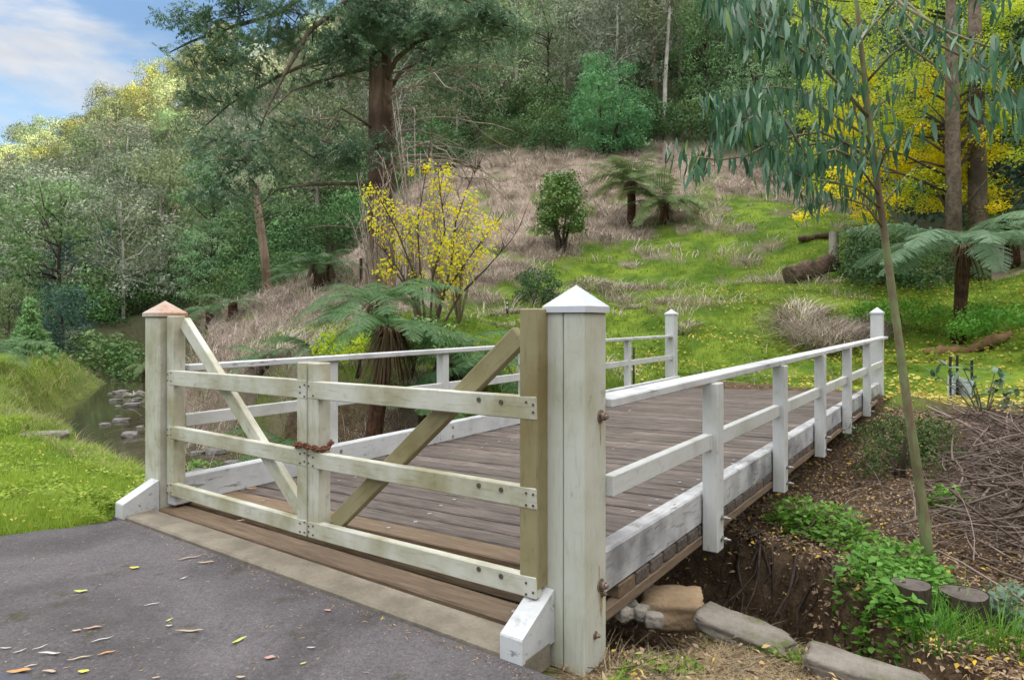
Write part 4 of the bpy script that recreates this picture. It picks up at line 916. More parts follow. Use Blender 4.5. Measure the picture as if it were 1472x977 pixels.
# slim bright young tree on the left lawn
root = empty('young_tree', PG(44, 25), 'slim bright green young tree with drooping lower boughs on the far left lawn', 'tree')
g = Leaves(); cl_ = []
for i in range(120):
    t = i / 120; z = .35 + 1.95 * t; rr = (.62 * (1 - t) ** 1.6 + .10); a = i * 2.4; rr *= random.uniform(.4, 1.7); cl_.append(((math.cos(a) * rr * .8, math.sin(a) * rr * .8, z - .25 * rr + random.uniform(-.06, .06)), random.uniform(.07, .12 + .12 * (1 - t)), 50))
link('crown', crown(cl_, .15, .05, .8).mesh('young_tree_crown', M['l_young']), root); mb = MB(); mb.tube([(0, 0, -.2), (0, 0, 1), (0, 0, 2.2)], [.05, .035, .01], 7); mb.build('trunk', M['bark_tan'], root, local=True)

# bare and dead trees
def bare(name, q, h, r, label, cat, mat, nb, spread, depth=2, lean=(0, 0), up=.5):
    root = empty(name, q, label, cat); m = MB(); br_ = MB()
    pts = [Vector((lean[0] * t * h + random.uniform(-.03, .03) * h, lean[1] * t * h, h * t - .3 * (t == 0))) for t in (0, .25, .5, .75, 1)]
    m.tube(pts, [r, r * .85, r * .65, r * .45, r * .15], 8)
    for i in range(nb):
        t = random.uniform(.3, .97); k = t * 4; j = min(3, int(k)); a = pts[j].lerp(pts[j + 1], k - j); az = random.uniform(0, 6.28); L = spread * random.uniform(.5, 1)
        d = Vector((math.cos(az), math.sin(az), up * random.uniform(.3, 1.4))).normalized(); p1 = a + d * L * .5 + Vector((0, 0, random.uniform(-.05, .1) * L)); p2 = a + d * L + Vector((0, 0, random.uniform(0, .3) * L))
        br_.tube([a, p1, p2], [r * .4, r * .25, r * .06], 5)
        for s_ in range(depth):
            d2 = (d + Vector((random.uniform(-.8, .8), random.uniform(-.8, .8), random.uniform(-.1, .8)))).normalized(); br_.tube([p1, p1 + d2 * L * .35, p1 + d2 * L * .6 + Z * .05 * L], [r * .18, r * .1, r * .04], 4)
    m.build('trunk', mat, root, local=True)
    if nb: br_.build('branches', mat, root, local=True)
    return root
def limb(name, px_pts, D, rad, mat, label, cat):
    m = MB(); root = empty(name, PG(px_pts[0][0][0], D), label, cat)
    for i, (path, r) in enumerate(zip(px_pts, rad)): m = MB(); m.tube([P(x, y, D + .5 * math.sin(j + i)) for j, (x, y) in enumerate(path)], [r * (1 - .8 * j / (len(path) - 1)) for j in range(len(path))], 7); m.build('trunk' if i == 0 else 'branch', mat, root)
    return root
limb('dead_tree', [[(176, 345), (172, 305), (166, 280), (150, 255)], [(168, 285), (180, 262), (182, 240)], [(176, 305), (184, 275), (186, 255), (192, 245)], [(152, 257), (148, 245), (144, 240)]], 62, [.32, .2, .2, .1], M['bark_white'], 'bare white forked tree standing in the forest on the left hill', 'dead tree')
limb('dead_tree', [[(152, 345), (140, 335), (125, 322), (113, 308)], [(130, 326), (124, 312), (120, 302)], [(138, 333), (134, 318), (133, 306)]], 58, [.2, .12, .12], M['bark_white'], 'leaning bare white branch below the forked white tree', 'dead tree')
# tall bare trunk left of the redwood
q = PG(387, 30); root = empty('bare_gum', q, 'tall bare pale gum trunk rising from the straw bank left of the redwood', 'tree')
m = MB(); top = P(366, 262, 30); m.tube([q - Z * .4, q.lerp(top, .4) + Vector((.05, 0, 0)), q.lerp(top, .75), top], [.22, .19, .175, .15], 10); m.build('trunk', M['bark_tan'], root)
cl_ = [(tuple(P(x, y, 30 + random.uniform(-1, 1))), random.uniform(.5, .9), 170) for (x, y) in ((352, 265), (365, 250), (340, 275), (376, 262), (355, 235), (335, 250))]
inworld(link('crown', crown(cl_, .2, .06).mesh('bare_gum_crown', M['l_grey']), root))
# old stumps, logs and stakes on the slope
def stump(name, q, r, h, label, cat, mat_side, mat_top, jag=.0):
    m = MB(); n = 14; pts = []; root = empty(name, q, label, cat)
    for zz, k in ((-.25, 1.25), (.1 * h, 1.05), (.6 * h, .97), (h, 1.0)):
        for i in range(n): a = 2 * math.pi * i / n; rr = r * k * (1 + .08 * math.sin(3 * a + 1) + .05 * math.sin(7 * a)); pts.append((math.cos(a) * rr, math.sin(a) * rr, zz + (random.uniform(-jag, jag) if zz == h else 0)))
    f = [(j * n + i, j * n + (i + 1) % n, (j + 1) * n + (i + 1) % n, (j + 1) * n + i) for j in range(3) for i in range(n)]
    m.poly(pts, f); m.build('bark', mat_side, root, local=True)
    t = MB(); t.poly([(p[0] * .97, p[1] * .97, p[2] - .004) for p in pts[-n:]] + [(0, 0, h - .012)], [(i, (i + 1) % n, n) for i in range(n)]); t.build('cut_face', mat_top, root, local=True); return root
def onz(px, py, D): return P(px, py, D)
for (px, py, D, r, lb) in ((1310, 838, 4.2, .115, 'dark cut stump among bright weeds, left of the pair'), (1386, 851, 4.25, .14, 'broader dark cut stump at the edge of the brushwood, right of the pair')):
    t = P(px, py, D); q = Vector((t.x, t.y, min(g1(t.x, t.y), t.z - .1))); stump('tree_stump', q, r, t.z - q.z, lb, 'stump', M['bark_dark'], M['cut'])
q = PG(961, 46); stump('tree_stump', q, .40, 1.05, 'weathered grey jagged stump at the top right of the straw slope', 'stump', M['bark_grey'], M['bark_dark'], .3)
q = PG(1199, 24); stump('tree_stump', q, .17, 1.35, 'narrow upright grey stump at the upper end of the fallen log', 'stump', M['bark_grey'], M['cut'], .06)
def log(a, b, r, label, n=9):
    m = MB(); a, b = Vector(a), Vector(b); pts = [a.lerp(b, i / n) + Vector((0, random.uniform(-.03, .03), random.uniform(-.04, .04))) for i in range(n + 1)]
    m.tube(pts, [r * random.uniform(.85, 1.15) for _ in pts], 12, wob=.34); return tag(m.build('fallen_log', M['log']), label, 'log')
log(PG(1134, 22.3) + Z * .27, PG(1196, 23.2) + Z * .5, .31, 'thick rotting log lying on the slope below the upright stump')
log(PG(1148, 26.5) + Z * .15, PG(1200, 26.5) + Z * .2, .13, 'thinner fallen log behind the thick rotting one')
log(PG(640, 50) + Z * .2, PG(690, 47) + Z * .1, .15, 'grey fallen trunk on the straw slope below the bushes')
m = MB(); a = PG(519, 25); m.tube([a - Z * .2, a + Z * .85], .06, 8); tag(m.build('old_stake', M['bark_dark']), 'short dark weathered stake left of the redwood trunk', 'stake')
a = PG(729, 20.2); root = empty('marker_post', a, 'small black marker post with white plates on the green slope', 'marker post'); m = MB(); m.beam(a - Z * .2, a + Z * .46, .085, .05, side=Vector((1, 0, 0)), ch=.01); m.build('post', M['black'], root)
for zz, hh in ((.36, .09), (.22, .09)): m = MB(); m.beam(a + Vector((0, -.03, zz - hh / 2)), a + Vector((0, -.03, zz + hh / 2)), .05, .008, side=Vector((1, 0, 0)), ch=.001); m.build('plate', M['white'], root)
a = B(SL(9.6) + .5, 9.9, 0); a.z = g1(a.x, a.y); m = MB(); m.tube([a - Z * .2, a + Z * 1.15], .022, 8); tag(m.build('garden_stake', M['black']), 'thin black stake behind the far end of the left railing', 'stake')
# three stakes with a tree guard
c0 = PG(1386, 11.3); SK = 'stakes round the tree guard'
for (px, D, hh, lb) in ((1366, 11.2, .78, 'black garden stake left of the tree guard'), (1376, 11.6, .86, 'tallest black garden stake at the back of the tree guard'), (1397, 11.3, .76, 'black garden stake right of the tree guard')):
    a = PG(px, D); m = MB(); m.beam(a - Z * .2, a + Z * hh, .035, .03, side=Vector((1, 0, 0)), ch=.004); tag(m.build('garden_stake', M['black']), lb, 'stake', SK)
m = MB(); ring = [PG(1362, 11.1), PG(1377, 11.75), PG(1400, 11.2)]; M['guard'] = mat_flat('pale_tree_guard', (.55, .6, .6), .35, 0, .15, 8)
v = []
for zz in (.02, .42): v += [Vector((p.x, p.y, g1(p.x, p.y) + zz)) for p in ring]
v2 = [p + (p - c0).normalized() * -.012 for p in v]
m.poly(v + v2, [(0, 1, 4, 3), (1, 2, 5, 4), (6, 9, 10, 7), (7, 10, 11, 8), (3, 4, 10, 9), (4, 5, 11, 10), (0, 3, 9, 6), (2, 8, 11, 5), (0, 6, 7, 1), (1, 7, 8, 2)]); tag(m.build('tree_guard', M['guard']), 'pale plastic tree guard wrapped on black stakes on the lawn edge', 'tree guard')
# rocks
def rock(q, size, mat, label, rz=0, name='rock', seed=0, tilt=(0, 0), group=None, cat='rock', box=.55, bump=1.0):
    bm = bmesh.new(); bmesh.ops.create_icosphere(bm, subdivisions=4, radius=1)
    for v in bm.verts:
        c = v.co.copy(); mx = max(abs(c.x), abs(c.y), abs(c.z)); c = c.lerp(c / mx, box); nz = mnoise.noise(c * 1.6 + Vector((seed * 3.7, seed, 0))); nz2 = mnoise.noise(c * 4 + Vector((seed, 1, seed)))
        v.co = Vector((c.x * size[0], c.y * size[1], c.z * size[2])) * (1 + .16 * bump * nz + .07 * bump * nz2 + .03 * mnoise.noise(c * 9) + .02 * mnoise.noise(c * 23))
    me = bpy.data.meshes.new(name); bm.to_mesh(me); bm.free(); me.materials.append(mat); me.polygons.foreach_set('use_smooth', np.ones(len(me.polygons), dtype=bool)); o = link(name, me); o.location = q; o.rotation_euler = (tilt[0], tilt[1], rz); return tag(o, label, cat, group)
ry = math.atan2(U.y, U.x)
rock(P(966, 872, 3.72), (.17, .15, .07), M['sand'], 'ochre sandstone block tucked beside the bridge abutment', R(-15), 'sandstone_block', 2, (0, R(-4)), None, 'stone', .93, .6)
rock(P(1068, 908, 3.40), (.23, .11, .04), M['slab'], 'long flat grey stone slab on the lip of the gully', R(-35), 'stone_slab', 5, (R(6), R(9)), None, 'stone', .88, .9)
rock(P(1245, 968, 3.0), (.25, .09, .04), M['slab'], 'second flat stone slab along the gully lip, lower right', R(-28), 'stone_slab', 8, (R(6), R(6)), None, 'stone', .88, .9)
for i, (px, py, D) in enumerate(((905, 872, 3.45), (922, 880, 3.4), (895, 880, 3.3), (940, 890, 3.35))): rock(P(px, py, D), (.05, .04, .035), M['rock'], 'small grey rubble stone under the sandstone block', i, 'rubble_stone', 20 + i, group='rubble beside the abutment', cat='stone')
for i in range(26):
    px = random.uniform(146, 225) if i < 18 else random.uniform(262, 340); D = random.uniform(14.5, 30) if i < 18 else random.uniform(11.5, 15)
    x = (px - CX) / F * D; z = max(WATER, g1(x, D)); s_ = .06 + .2 * random.random() ** 2; rock((x, D, z + .0), (s_ * 1.3, s_, s_ * .55), M['creekstone'], 'pale grey stone sitting in the shallow creek' if i < 18 else 'pale grey stone on the far bank of the creek', random.uniform(0, 6), 'creek_stone', i, (0, 0), 'stones in the creek' if i < 18 else 'stones on the creek bank', 'stone')
# bark slab edging and bed round the tree fern
fb = PG(1377, 16)
for (a, b, r, lb) in (((1328, 15.2), (1392, 14.9), .13, 'rotting bark slab edging in front of the tree fern trunk'), ((1392, 15), (1452, 15.3), .12, 'rotting bark slab right of the tree fern trunk')):
    p0, p1 = PG(*a), PG(*b); m = MB(); m.tube([p0.lerp(p1, i / 8) + Z * (.05 + random.uniform(-.03, .03)) for i in range(9)], [r * (.5 + .6 * math.sin(math.pi * (i + .6) / 9.2)) * random.uniform(.85, 1.15) for i in range(9)], 9, wob=.25); tag(m.build('bark_slab', M['rot_bark']), lb, 'bark slab')
# white branch debris in the creek
m = MB(); c = P(192, 562, 26)
for i in range(16):
    a = random.uniform(0, 6.28); d = Vector((math.cos(a), .4 * math.sin(a), random.uniform(.0, .6))); L = random.uniform(.3, .8); m.tube([Vector((c.x, c.y, WATER + .02)), Vector((c.x, c.y, WATER + .1)) + d * L * .5, Vector((c.x, c.y, WATER + .1)) + d * L + Vector((0, 0, -.15))], [.035, .022, .008], 5)
tag(m.build('driftwood', M['bark_white']), 'tangle of white dead branches lying in the creek', 'driftwood')
# flat rock at the path on the left bank
rock(PG(62, 9.3) + Z * .02, (.32, .16, .05), M['rock'], 'flat grey stone lying in the grass on the left bank', .2, 'flat_stone', 33, cat='stone')

# ------------------------------------------------------------------ ferns
def frond_mesh(name, L, npin, plen, mat, rise=.35, droop=.75, bip=10, seed=0):
    g = Leaves(); C_, D_, N_, Ls, Ws = [], [], [], [], []; tv_ = []
    def rp(t): return np.array([L * t * (1 - .1 * t), 0, L * (rise * t - droop * t * t * .75)])
    for i in range(npin):
        t = .1 + .9 * i / npin; p = rp(t); tan = rp(min(1, t + .02)) - rp(t - .02); tan /= np.linalg.norm(tan); pl = plen * math.sin(math.pi * min(1, (t * .93 + .06))) ** .7 + .02
        for sd_ in (-1, 1):
            d = np.array([0, sd_, 0]) + tan * (.35 + RNG.normal(0, .10)) + np.array([0, 0, -.24 + RNG.normal(0, .10)]); d /= np.linalg.norm(d)
            nrm = np.cross(tan, d) * sd_
            for k in range(bip):
                u = (k + .5) / bip; c = p + d * pl * u + np.array([0, 0, -.12 * pl * u * u]); w = L / npin * .72 * (1 - u) ** .5 + .005
                for s2 in (-1, 1):
                    dd = np.cross(nrm, d) * s2 + d * .55; C_.append(c); D_.append(dd); N_.append(nrm); Ls.append(w); Ws.append(pl / bip * .8); tv_.append(RNG.uniform(0, .6) + .3 * u)
    g.add(leaf_arrays(np.array(C_), np.array(D_), np.array(N_), np.array(Ls), np.array(Ws), np.clip(np.array(tv_), 0, 1), .05, .4))
    # rachis
    prev = [rp(i / 10) for i in range(11)]; vv = []; ff = []
    for i, p in enumerate(prev):
        r = .012 * L * (1 - .85 * i / 10) * .6
        for (a, b) in ((0, 1), (.87, -.5), (-.87, -.5)): vv.append(p + np.array([0, a * r, b * r]))
    for i in range(10):
        for k in range(3): ff.append((i * 3 + k, i * 3 + (k + 1) % 3, i * 3 + 3 + (k + 1) % 3, i * 3 + 3 + k))
    g.add((np.array(vv), np.array(ff), np.full(len(vv), .15)))
    return g.mesh(name, mat)
def tree_fern(q, th, tr, frm, n, label, tilt=(-.25, .35), az0=0, skirt=0, lean=(0, 0), sc=1.0, name='tree_fern', azs=None):
    root = empty(name, q, label, 'tree fern' if th > .4 else 'fern'); top = Vector((lean[0], lean[1], th))
    if th > .05:
        m = MB(); m.tube([(0, 0, -.3), top * .3, top * .7, top], [tr * 1.3, tr, tr * .95, tr * 1.05], 12, wob=.3); m.build('trunk', M['fern_trunk'], root, local=True)
    for i in range(n):
        o = link('frond', frm[i % len(frm)], root); az = az0 + 2 * math.pi * i / n + random.uniform(-.18, .18) if azs is None else azs[i]; o.location = top + Vector((math.cos(az), math.sin(az), 0)) * tr * .6
        o.rotation_euler = (random.uniform(-.15, .15), random.uniform(*tilt), az); s_ = sc * random.uniform(.85, 1.12); o.scale = (s_,) * 3
    if skirt:
        g = Leaves(); k = skirt; a = RNG.uniform(0, 6.28, k); pb_ = np.stack([top.x + np.cos(a) * tr * 1.1, top.y + np.sin(a) * tr * 1.1, top.z - RNG.uniform(0, .35, k)], 1)
        g.add(blade_arrays(pb_, a, RNG.uniform(.3, .6, k), RNG.uniform(.015, .05, k), RNG.uniform(.4, .9, k), RNG.uniform(0, 1, k), RNG.uniform(2.0, 3.0, k), 4)); link('dead_frond_skirt', g.mesh('dead_frond_skirt', M['l_fern_dead']), root)
    return root
fr_big = [frond_mesh('frond', 2.7, 36, .52, M['l_fern_pale'], .42, .62, 12), frond_mesh('frond', 2.4, 34, .48, M['l_fern_pale'], .5, .85, 12)]
fr_mid = [frond_mesh('frond', 1.75, 30, .34, M['l_fern'], .55, .8, 10), frond_mesh('frond', 1.5, 28, .32, M['l_fern'], .6, .95, 10)]
fr_far = [frond_mesh('frond', 2.2, 24, .42, M['l_fern_far'], .45, .75, 5), frond_mesh('frond', 1.9, 24, .42, M['l_fern_far'], .6, .95, 5)]
q = PG(1377, 16); th = P(1385, 352, 16).z - q.z
tree_fern(q, th, .15, fr_big, 19, 'tree fern with pale spreading crown and brown trunk on the right lawn', (-.2, .25), .2, 60, (.15, 0))
q = PG(908, 34); tree_fern(q, 2.3, .2, fr_far, 32, 'taller tree fern with dark trunk below the big bush on the slope', (-.75, .45), 0, 160, (0, 0), 1.25)
q = PG(955, 33.2); tree_fern(q, 1.0, .2, fr_far, 26, 'shorter tree fern at the right of the taller one on the slope', (-.7, .45), 1, 120, (0, 0), 1.2)
q = PG(462, 24.5); tree_fern(q, .75, .3, fr_mid, 22, 'squat tree fern with shaggy trunk on the straw bank', (-.4, .3), 0, 220, sc=.9)
q = PG(514, 9.4); tree_fern(q, z := P(565, 470, 9.6).z - q.z, .12, fr_mid, 15, 'near tree fern with shaggy hanging skirt just behind the left railing', (-.3, .45), .3, 260, (.4, .3), .72)
q = PG(640, 11.2); tree_fern(q, P(655, 500, 11).z - q.z, .13, fr_mid, 16, 'lower tree fern spreading behind the right gate brace', (-.2, .45), .1, 200, (.1, 0), .8)
q = PG(560, 12.6); tree_fern(q, P(545, 432, 12.4).z - q.z, .12, fr_mid, 14, 'tree fern crown arching in front of the redwood base', (-.3, .3), 2.6, 120, (-.2, 0), .95)
q = PG(420, 12.2); tree_fern(q, .35, .12, fr_mid, 10, 'green fern drooping over the creek bank seen between the gate rails', (-.2, .5), .6, 0, (0, 0), .8)
q = PG(335, 23); tree_fern(q, .5, .15, fr_mid, 10, 'small fern on the straw bank right of the left gate post', (-.3, .3), 0, 0, (0, 0), .7)
q = PG(302, 24); tree_fern(q, .6, .15, fr_mid, 9, 'small fern beside the creek trees behind the left gate brace', (-.3, .3), .5, 0, (0, 0), .75)
q = PG(210, 33); tree_fern(q, 1.0, .15, fr_far, 9, 'fern overhanging the creek beside the left end post', (-.2, .4), .5, 0, (0, 0), .6)
q = PG(-12, 19); tree_fern(q, .6, .15, fr_mid, 10, 'fern cut off by the left edge of the picture', (-.3, .3), .2, 0, (0, 0), .95)
q = PG(1455, 23); tree_fern(q, 1.7, .2, fr_far, 13, 'dark fern in the shade right of the gold maple trunks', (-.3, .3), .2, 0)

# ------------------------------------------------------------------ the redwood
RB = PG(547, 22); root = empty('redwood_tree', RB, 'big conifer with thick red-brown trunk and drooping blue-green boughs', 'tree')
TX = lambda z: RB.x + .03 * math.sin(z * .4)
m = MB(); zs_ = [-.6, 0, .5, 1.5, 3, 5, 8, 12, 16, 22]; m.tube([(TX(z), RB.y, RB.z + z) for z in zs_], [.78, .66, .55, .5, .46, .43, .39, .33, .27, .12], 20, wob=.12); m.build('trunk', M['bark_red'], root)
def tz(py): return P(547, py, 22).z
boughs = MB(); fol = Leaves()
def spray(c, r, n, droop=.4, L=(.08, .17), cv=None):
    c = np.array(c); n = int(n); cv = RNG.uniform(0, .45) if cv is None else cv
    k = max(3, n // 18); ax = RNG.uniform(0, 6.28)
    for i in range(k):
        o = c + rsph(1)[0] * np.array([r, r * .9, r * .42]) * RNG.uniform(.1, 1) ** .5; az = ax + RNG.normal(0, 1.1); d0 = np.array([math.cos(az), math.sin(az), -droop * RNG.uniform(.1, 1.3)]); d0 /= np.linalg.norm(d0); Ls = RNG.uniform(.35, .8)
        m_ = 34; t = RNG.uniform(0, 1, m_); sg = np.sign(RNG.normal(size=m_))[:, None]; sdv = np.cross(d0, [0, 0, 1.]); sdv /= np.linalg.norm(sdv) + 1e-9
        q = o + d0 * (t[:, None] - .4) * Ls + np.stack([0 * t, 0 * t, -.22 * Ls * t * t], 1) + RNG.normal(0, .018, (m_, 3))
        dd = d0 * .75 + sg * sdv * RNG.uniform(.3, 1.0, (m_, 1)) + rsph(m_) * .35 + [0, 0, -.12]
        fol.add(leaf_arrays(q, dd, rsph(m_) * .45 + [0, 0, 1], RNG.uniform(*L, m_), RNG.uniform(.022, .042, m_), np.clip(cv + RNG.uniform(0, .5, m_), 0, 1), .12))
def bough(path, r, foliage=None, name=None):
    pts = [P(*p) for p in path]; n = len(pts); boughs.tube(pts, [r * (1 - .82 * i / (n - 1)) for i in range(n)], 8, wob=.1)
    return pts
# large limbs, each from the trunk outwards
LIMBS = [([(545, -40, 22), (500, 0, 21.6), (445, 45, 21), (410, 105, 20.6), (385, 155, 20.3), (372, 190, 20.1)], .11),
         ([(545, 95, 22), (500, 105, 21.3), (455, 118, 20.8), (420, 130, 20.4), (385, 165, 20)], .08),
         ([(545, 265, 22), (490, 264, 21), (440, 266, 20.4), (400, 272, 20), (365, 300, 19.8)], .07),
         ([(545, -60, 22), (480, -40, 22.6), (400, 20, 23), (330, 40, 23.4), (275, 60, 23.6), (245, 75, 23.6)], .12),
         ([(545, 40, 22), (480, 75, 22.8), (400, 110, 23.2), (330, 150, 23.5), (285, 190, 23.6)], .10),
         ([(547, 130, 22), (570, 85, 21.4), (600, 60, 21), (650, 45, 20.6), (720, 15, 20.4)], .10),
         ([(547, 150, 22), (575, 105, 22.6), (620, 75, 23), (690, 60, 23.3), (745, 50, 23.5)], .09),
         ([(547, 0, 22), (590, -20, 21.5), (650, -10, 21), (700, 20, 20.7)], .09),
         ([(545, 190, 22), (515, 170, 21.2), (490, 155, 20.7), (470, 190, 20.2)], .06),
         ([(545, 330, 22), (510, 328, 21), (470, 325, 20.2), (430, 330, 20)], .05)]
for p, r in LIMBS: bough(p, r)
def blob(px, py, w, h, D, dens=1.0, droop=.6):
    c = P(px, py, D); rw = w / F * D; rh = h / F * D; k = max(3, int(rw * rh * 13 * dens))
    for i in range(k):
        o = c + Vector((random.gauss(0, .5) * rw, random.gauss(0, .5) * 1.1, random.gauss(0, .5) * rh)); spray(o, .44, 140, droop)
        if random.random() < .5: boughs.tube([c + Vector((random.gauss(0, .2) * rw, 0, .1 * rh)), c.lerp(o, .5) + Z * .12, o], [.025, .017, .006], 5)
for b_ in ((262, 25, 30, 26, 23.5, 1), (300, 30, 50, 40, 23.3, 1), (345, 25, 50, 40, 23, 1.2), (275, 95, 38, 34, 23.6, .9), (320, 90, 50, 40, 23.3, 1), (360, 65, 45, 35, 22.6, 1.1), (390, 45, 45, 40, 21.4, 1.2), (300, 150, 40, 34, 23.4, 1), (345, 140, 42, 34, 22, .9), (370, 110, 40, 34, 20.8, .8),
           (310, 205, 38, 36, 21.5, 1), (345, 235, 42, 38, 20, 1.2), (320, 265, 34, 32, 20.2, 1.2), (298, 285, 24, 26, 20.3, 1.1), (375, 205, 40, 34, 20, .8), (350, 285, 34, 26, 19.8, 1), (430, 25, 45, 36, 21, 1.1), (470, 55, 45, 36, 22.5, 1.1), (505, 25, 45, 36, 22, 1.3), (455, 100, 40, 28, 20.7, .8), (490, 95, 28, 30, 21, 1), (420, 185, 40, 28, 20.2, .6), (475, 205, 42, 34, 20.4, 1.2), (510, 225, 36, 34, 20.8, 1.3),
           (540, 205, 26, 34, 21, 1.1), (450, 230, 36, 22, 20.2, .7), (550, 22, 46, 34, 20.8, 1.5), (560, 55, 34, 22, 20.9, 1), (620, 55, 45, 32, 20.8, 1.2), (665, 35, 45, 32, 20.7, 1.2), (720, 40, 40, 32, 20.6, 1.1), (500, 60, 40, 40, 21, 1.4), (440, 70, 40, 36, 20.8, 1.1), (535, 25, 40, 40, 21.3, 1.5), (575, 30, 42, 36, 21.3, 1.2), (615, 25, 42, 36, 21, 1.2), (600, 75, 40, 28, 21.2, .8), (650, 60, 45, 30, 21, 1.1), (690, 25, 45, 32, 20.7, 1.2), (735, 20, 36, 30, 20.6, 1), (690, 75, 36, 26, 23, .8), (720, 60, 30, 24, 23.3, .8), (640, 110, 40, 22, 21.5, .4), (660, 130, 30, 24, 22, .4), (400, 250, 30, 26, 20.2, .6),
           (330, -20, 60, 30, 23, 1), (430, -25, 60, 30, 22, 1), (540, -25, 60, 30, 21.5, 1), (640, -25, 60, 30, 21, 1), (730, -20, 40, 30, 20.6, 1)): blob(*b_)
# lower dead limbs on the right and left, pale at the tips
dead = MB(); mid_ = MB()
for i in range(22):
    y0 = random.uniform(75, 250); sgn = 1 if i < 17 else -1; L = random.uniform(2.2, 5.2) * (1 if sgn > 0 else .7); az = random.uniform(-1.1, .6); d = Vector((sgn * math.cos(az), math.sin(az), 0)); a = Vector((TX(0) + sgn * .3, RB.y - .15, tz(y0)))
    e0 = random.uniform(.05, .55); pts = [a]
    for k in range(1, 8): t = k / 7; pts.append(a + d * L * t + Z * (L * (e0 * t - (e0 + random.uniform(.05, .25)) * t * t)) + Vector((random.gauss(0, .04), random.gauss(0, .04), random.gauss(0, .04))))
    rr = random.uniform(.022, .05); dead.tube(pts, [rr * (1 - .85 * k / 7) + .004 for k in range(8)], 6)
    for k in range(random.randint(5, 10)):
        j = random.randint(2, 6); b0 = pts[j]; d2 = (d * random.uniform(.2, 1) + Vector((random.uniform(-.6, .6), random.uniform(-.9, .9), random.uniform(-.8, .5)))).normalized(); l2 = random.uniform(.4, 1.3)
        dead.tube([b0, b0 + d2 * l2 * .5, b0 + d2 * l2 + Vector((0, 0, random.uniform(-.25, .15)))], [rr * .35, rr * .22, .004], 4)
boughs.build('bough', M['bough'], root); dead.build('dead_branches', M['twig'], root)
inworld(link('foliage', fol.mesh('redwood_foliage', M['l_conifer']), root))

# ------------------------------------------------------------------ small yellow leaved tree and the bare shrubs around it
YB = PG(612, 15.2); root = empty('yellow_sapling_tree', YB, 'small many stemmed tree with bright yellow autumn leaves', 'tree'); st = MB(); yl = Leaves()
def PD(x, y, D): return P(x, y, D)
STEMS = [[(606, 470), (598, 400), (570, 330), (540, 275), (520, 240)], [(612, 475), (604, 390), (600, 320), (612, 250), (622, 190)], [(618, 475), (622, 400), (640, 330), (632, 270), (628, 215)], [(622, 475), (648, 385), (655, 320), (672, 270), (690, 235)], [(630, 480), (660, 425), (700, 385), (735, 345), (752, 318)], [(610, 470), (590, 420), (575, 390), (552, 360), (535, 345)], [(625, 475), (640, 420), (675, 370), (705, 330), (730, 300)], [(608, 470), (600, 440), (575, 400), (560, 385), (548, 382)]]
for i, s_ in enumerate(STEMS):
    pts = [PD(x, y, 15.2 + .5 * math.sin(i * 2.1) * (j / 4)) for j, (x, y) in enumerate(s_)]; st.tube([Vector((pts[0].x, pts[0].y, min(pts[0].z, YB.z) - .2))] + pts, [.04, .034, .026, .018, .011, .004], 6)
    for k in range(16):
        t = random.uniform(.8, 3.9); j = int(t); b0 = pts[j].lerp(pts[j + 1], t - j); d = Vector((random.uniform(-.6, .6), random.uniform(-.5, .5), random.uniform(.3, 1.2))).normalized(); L = random.uniform(.25, .8); st.tube([b0, b0 + d * L * .5, b0 + d * L], [.010, .006, .003], 4)
st.build('trunk', M['twig_dark'], root)
def ycl(x, y, r, n, D=15.2):
    c = np.array(P(x, y, D)); rr = r / F * D; q = c + rsph(n) * (RNG.uniform(0, 1, n) ** .5)[:, None] * rr * [1, .9, 1]; d_ = rsph(n); d_[:, 2] -= .4
    yl.add(leaf_arrays(q, d_, rsph(n) * .6 + [0, -.3, .7], RNG.uniform(.055, .11, n), RNG.uniform(.04, .075, n), RNG.uniform(0, 1, n), .2))
for (x, y, r, n) in ((545, 285, 15, 42), (560, 300, 15, 42), (580, 315, 16, 46), (540, 320, 14, 34), (600, 315, 16, 50), (625, 300, 18, 60), (628, 265, 12, 40), (640, 245, 12, 36), (615, 238, 9, 24), (590, 245, 6, 12), (630, 340, 18, 60), (655, 300, 14, 34), (680, 310, 16, 50), (700, 330, 16, 44), (675, 345, 18, 60), (655, 360, 18, 60), (640, 385, 20, 64), (660, 395, 16, 44), (620, 370, 16, 44), (590, 345, 16, 50), (560, 340, 14, 40), (575, 370, 14, 34), (555, 390, 16, 46), (600, 400, 14, 30), (650, 420, 16, 34), (680, 375, 14, 34), (712, 320, 10, 22), (645, 270, 9, 20), (675, 285, 10, 22), (530, 275, 9, 20), (695, 365, 12, 24), (640, 345, 14, 40)): ycl(x, y, r * 1.45, int(n * 1.8), 15.2 + random.uniform(-.5, .5))
inworld(link('crown', yl.mesh('yellow_leaves', M['l_yellow']), root))
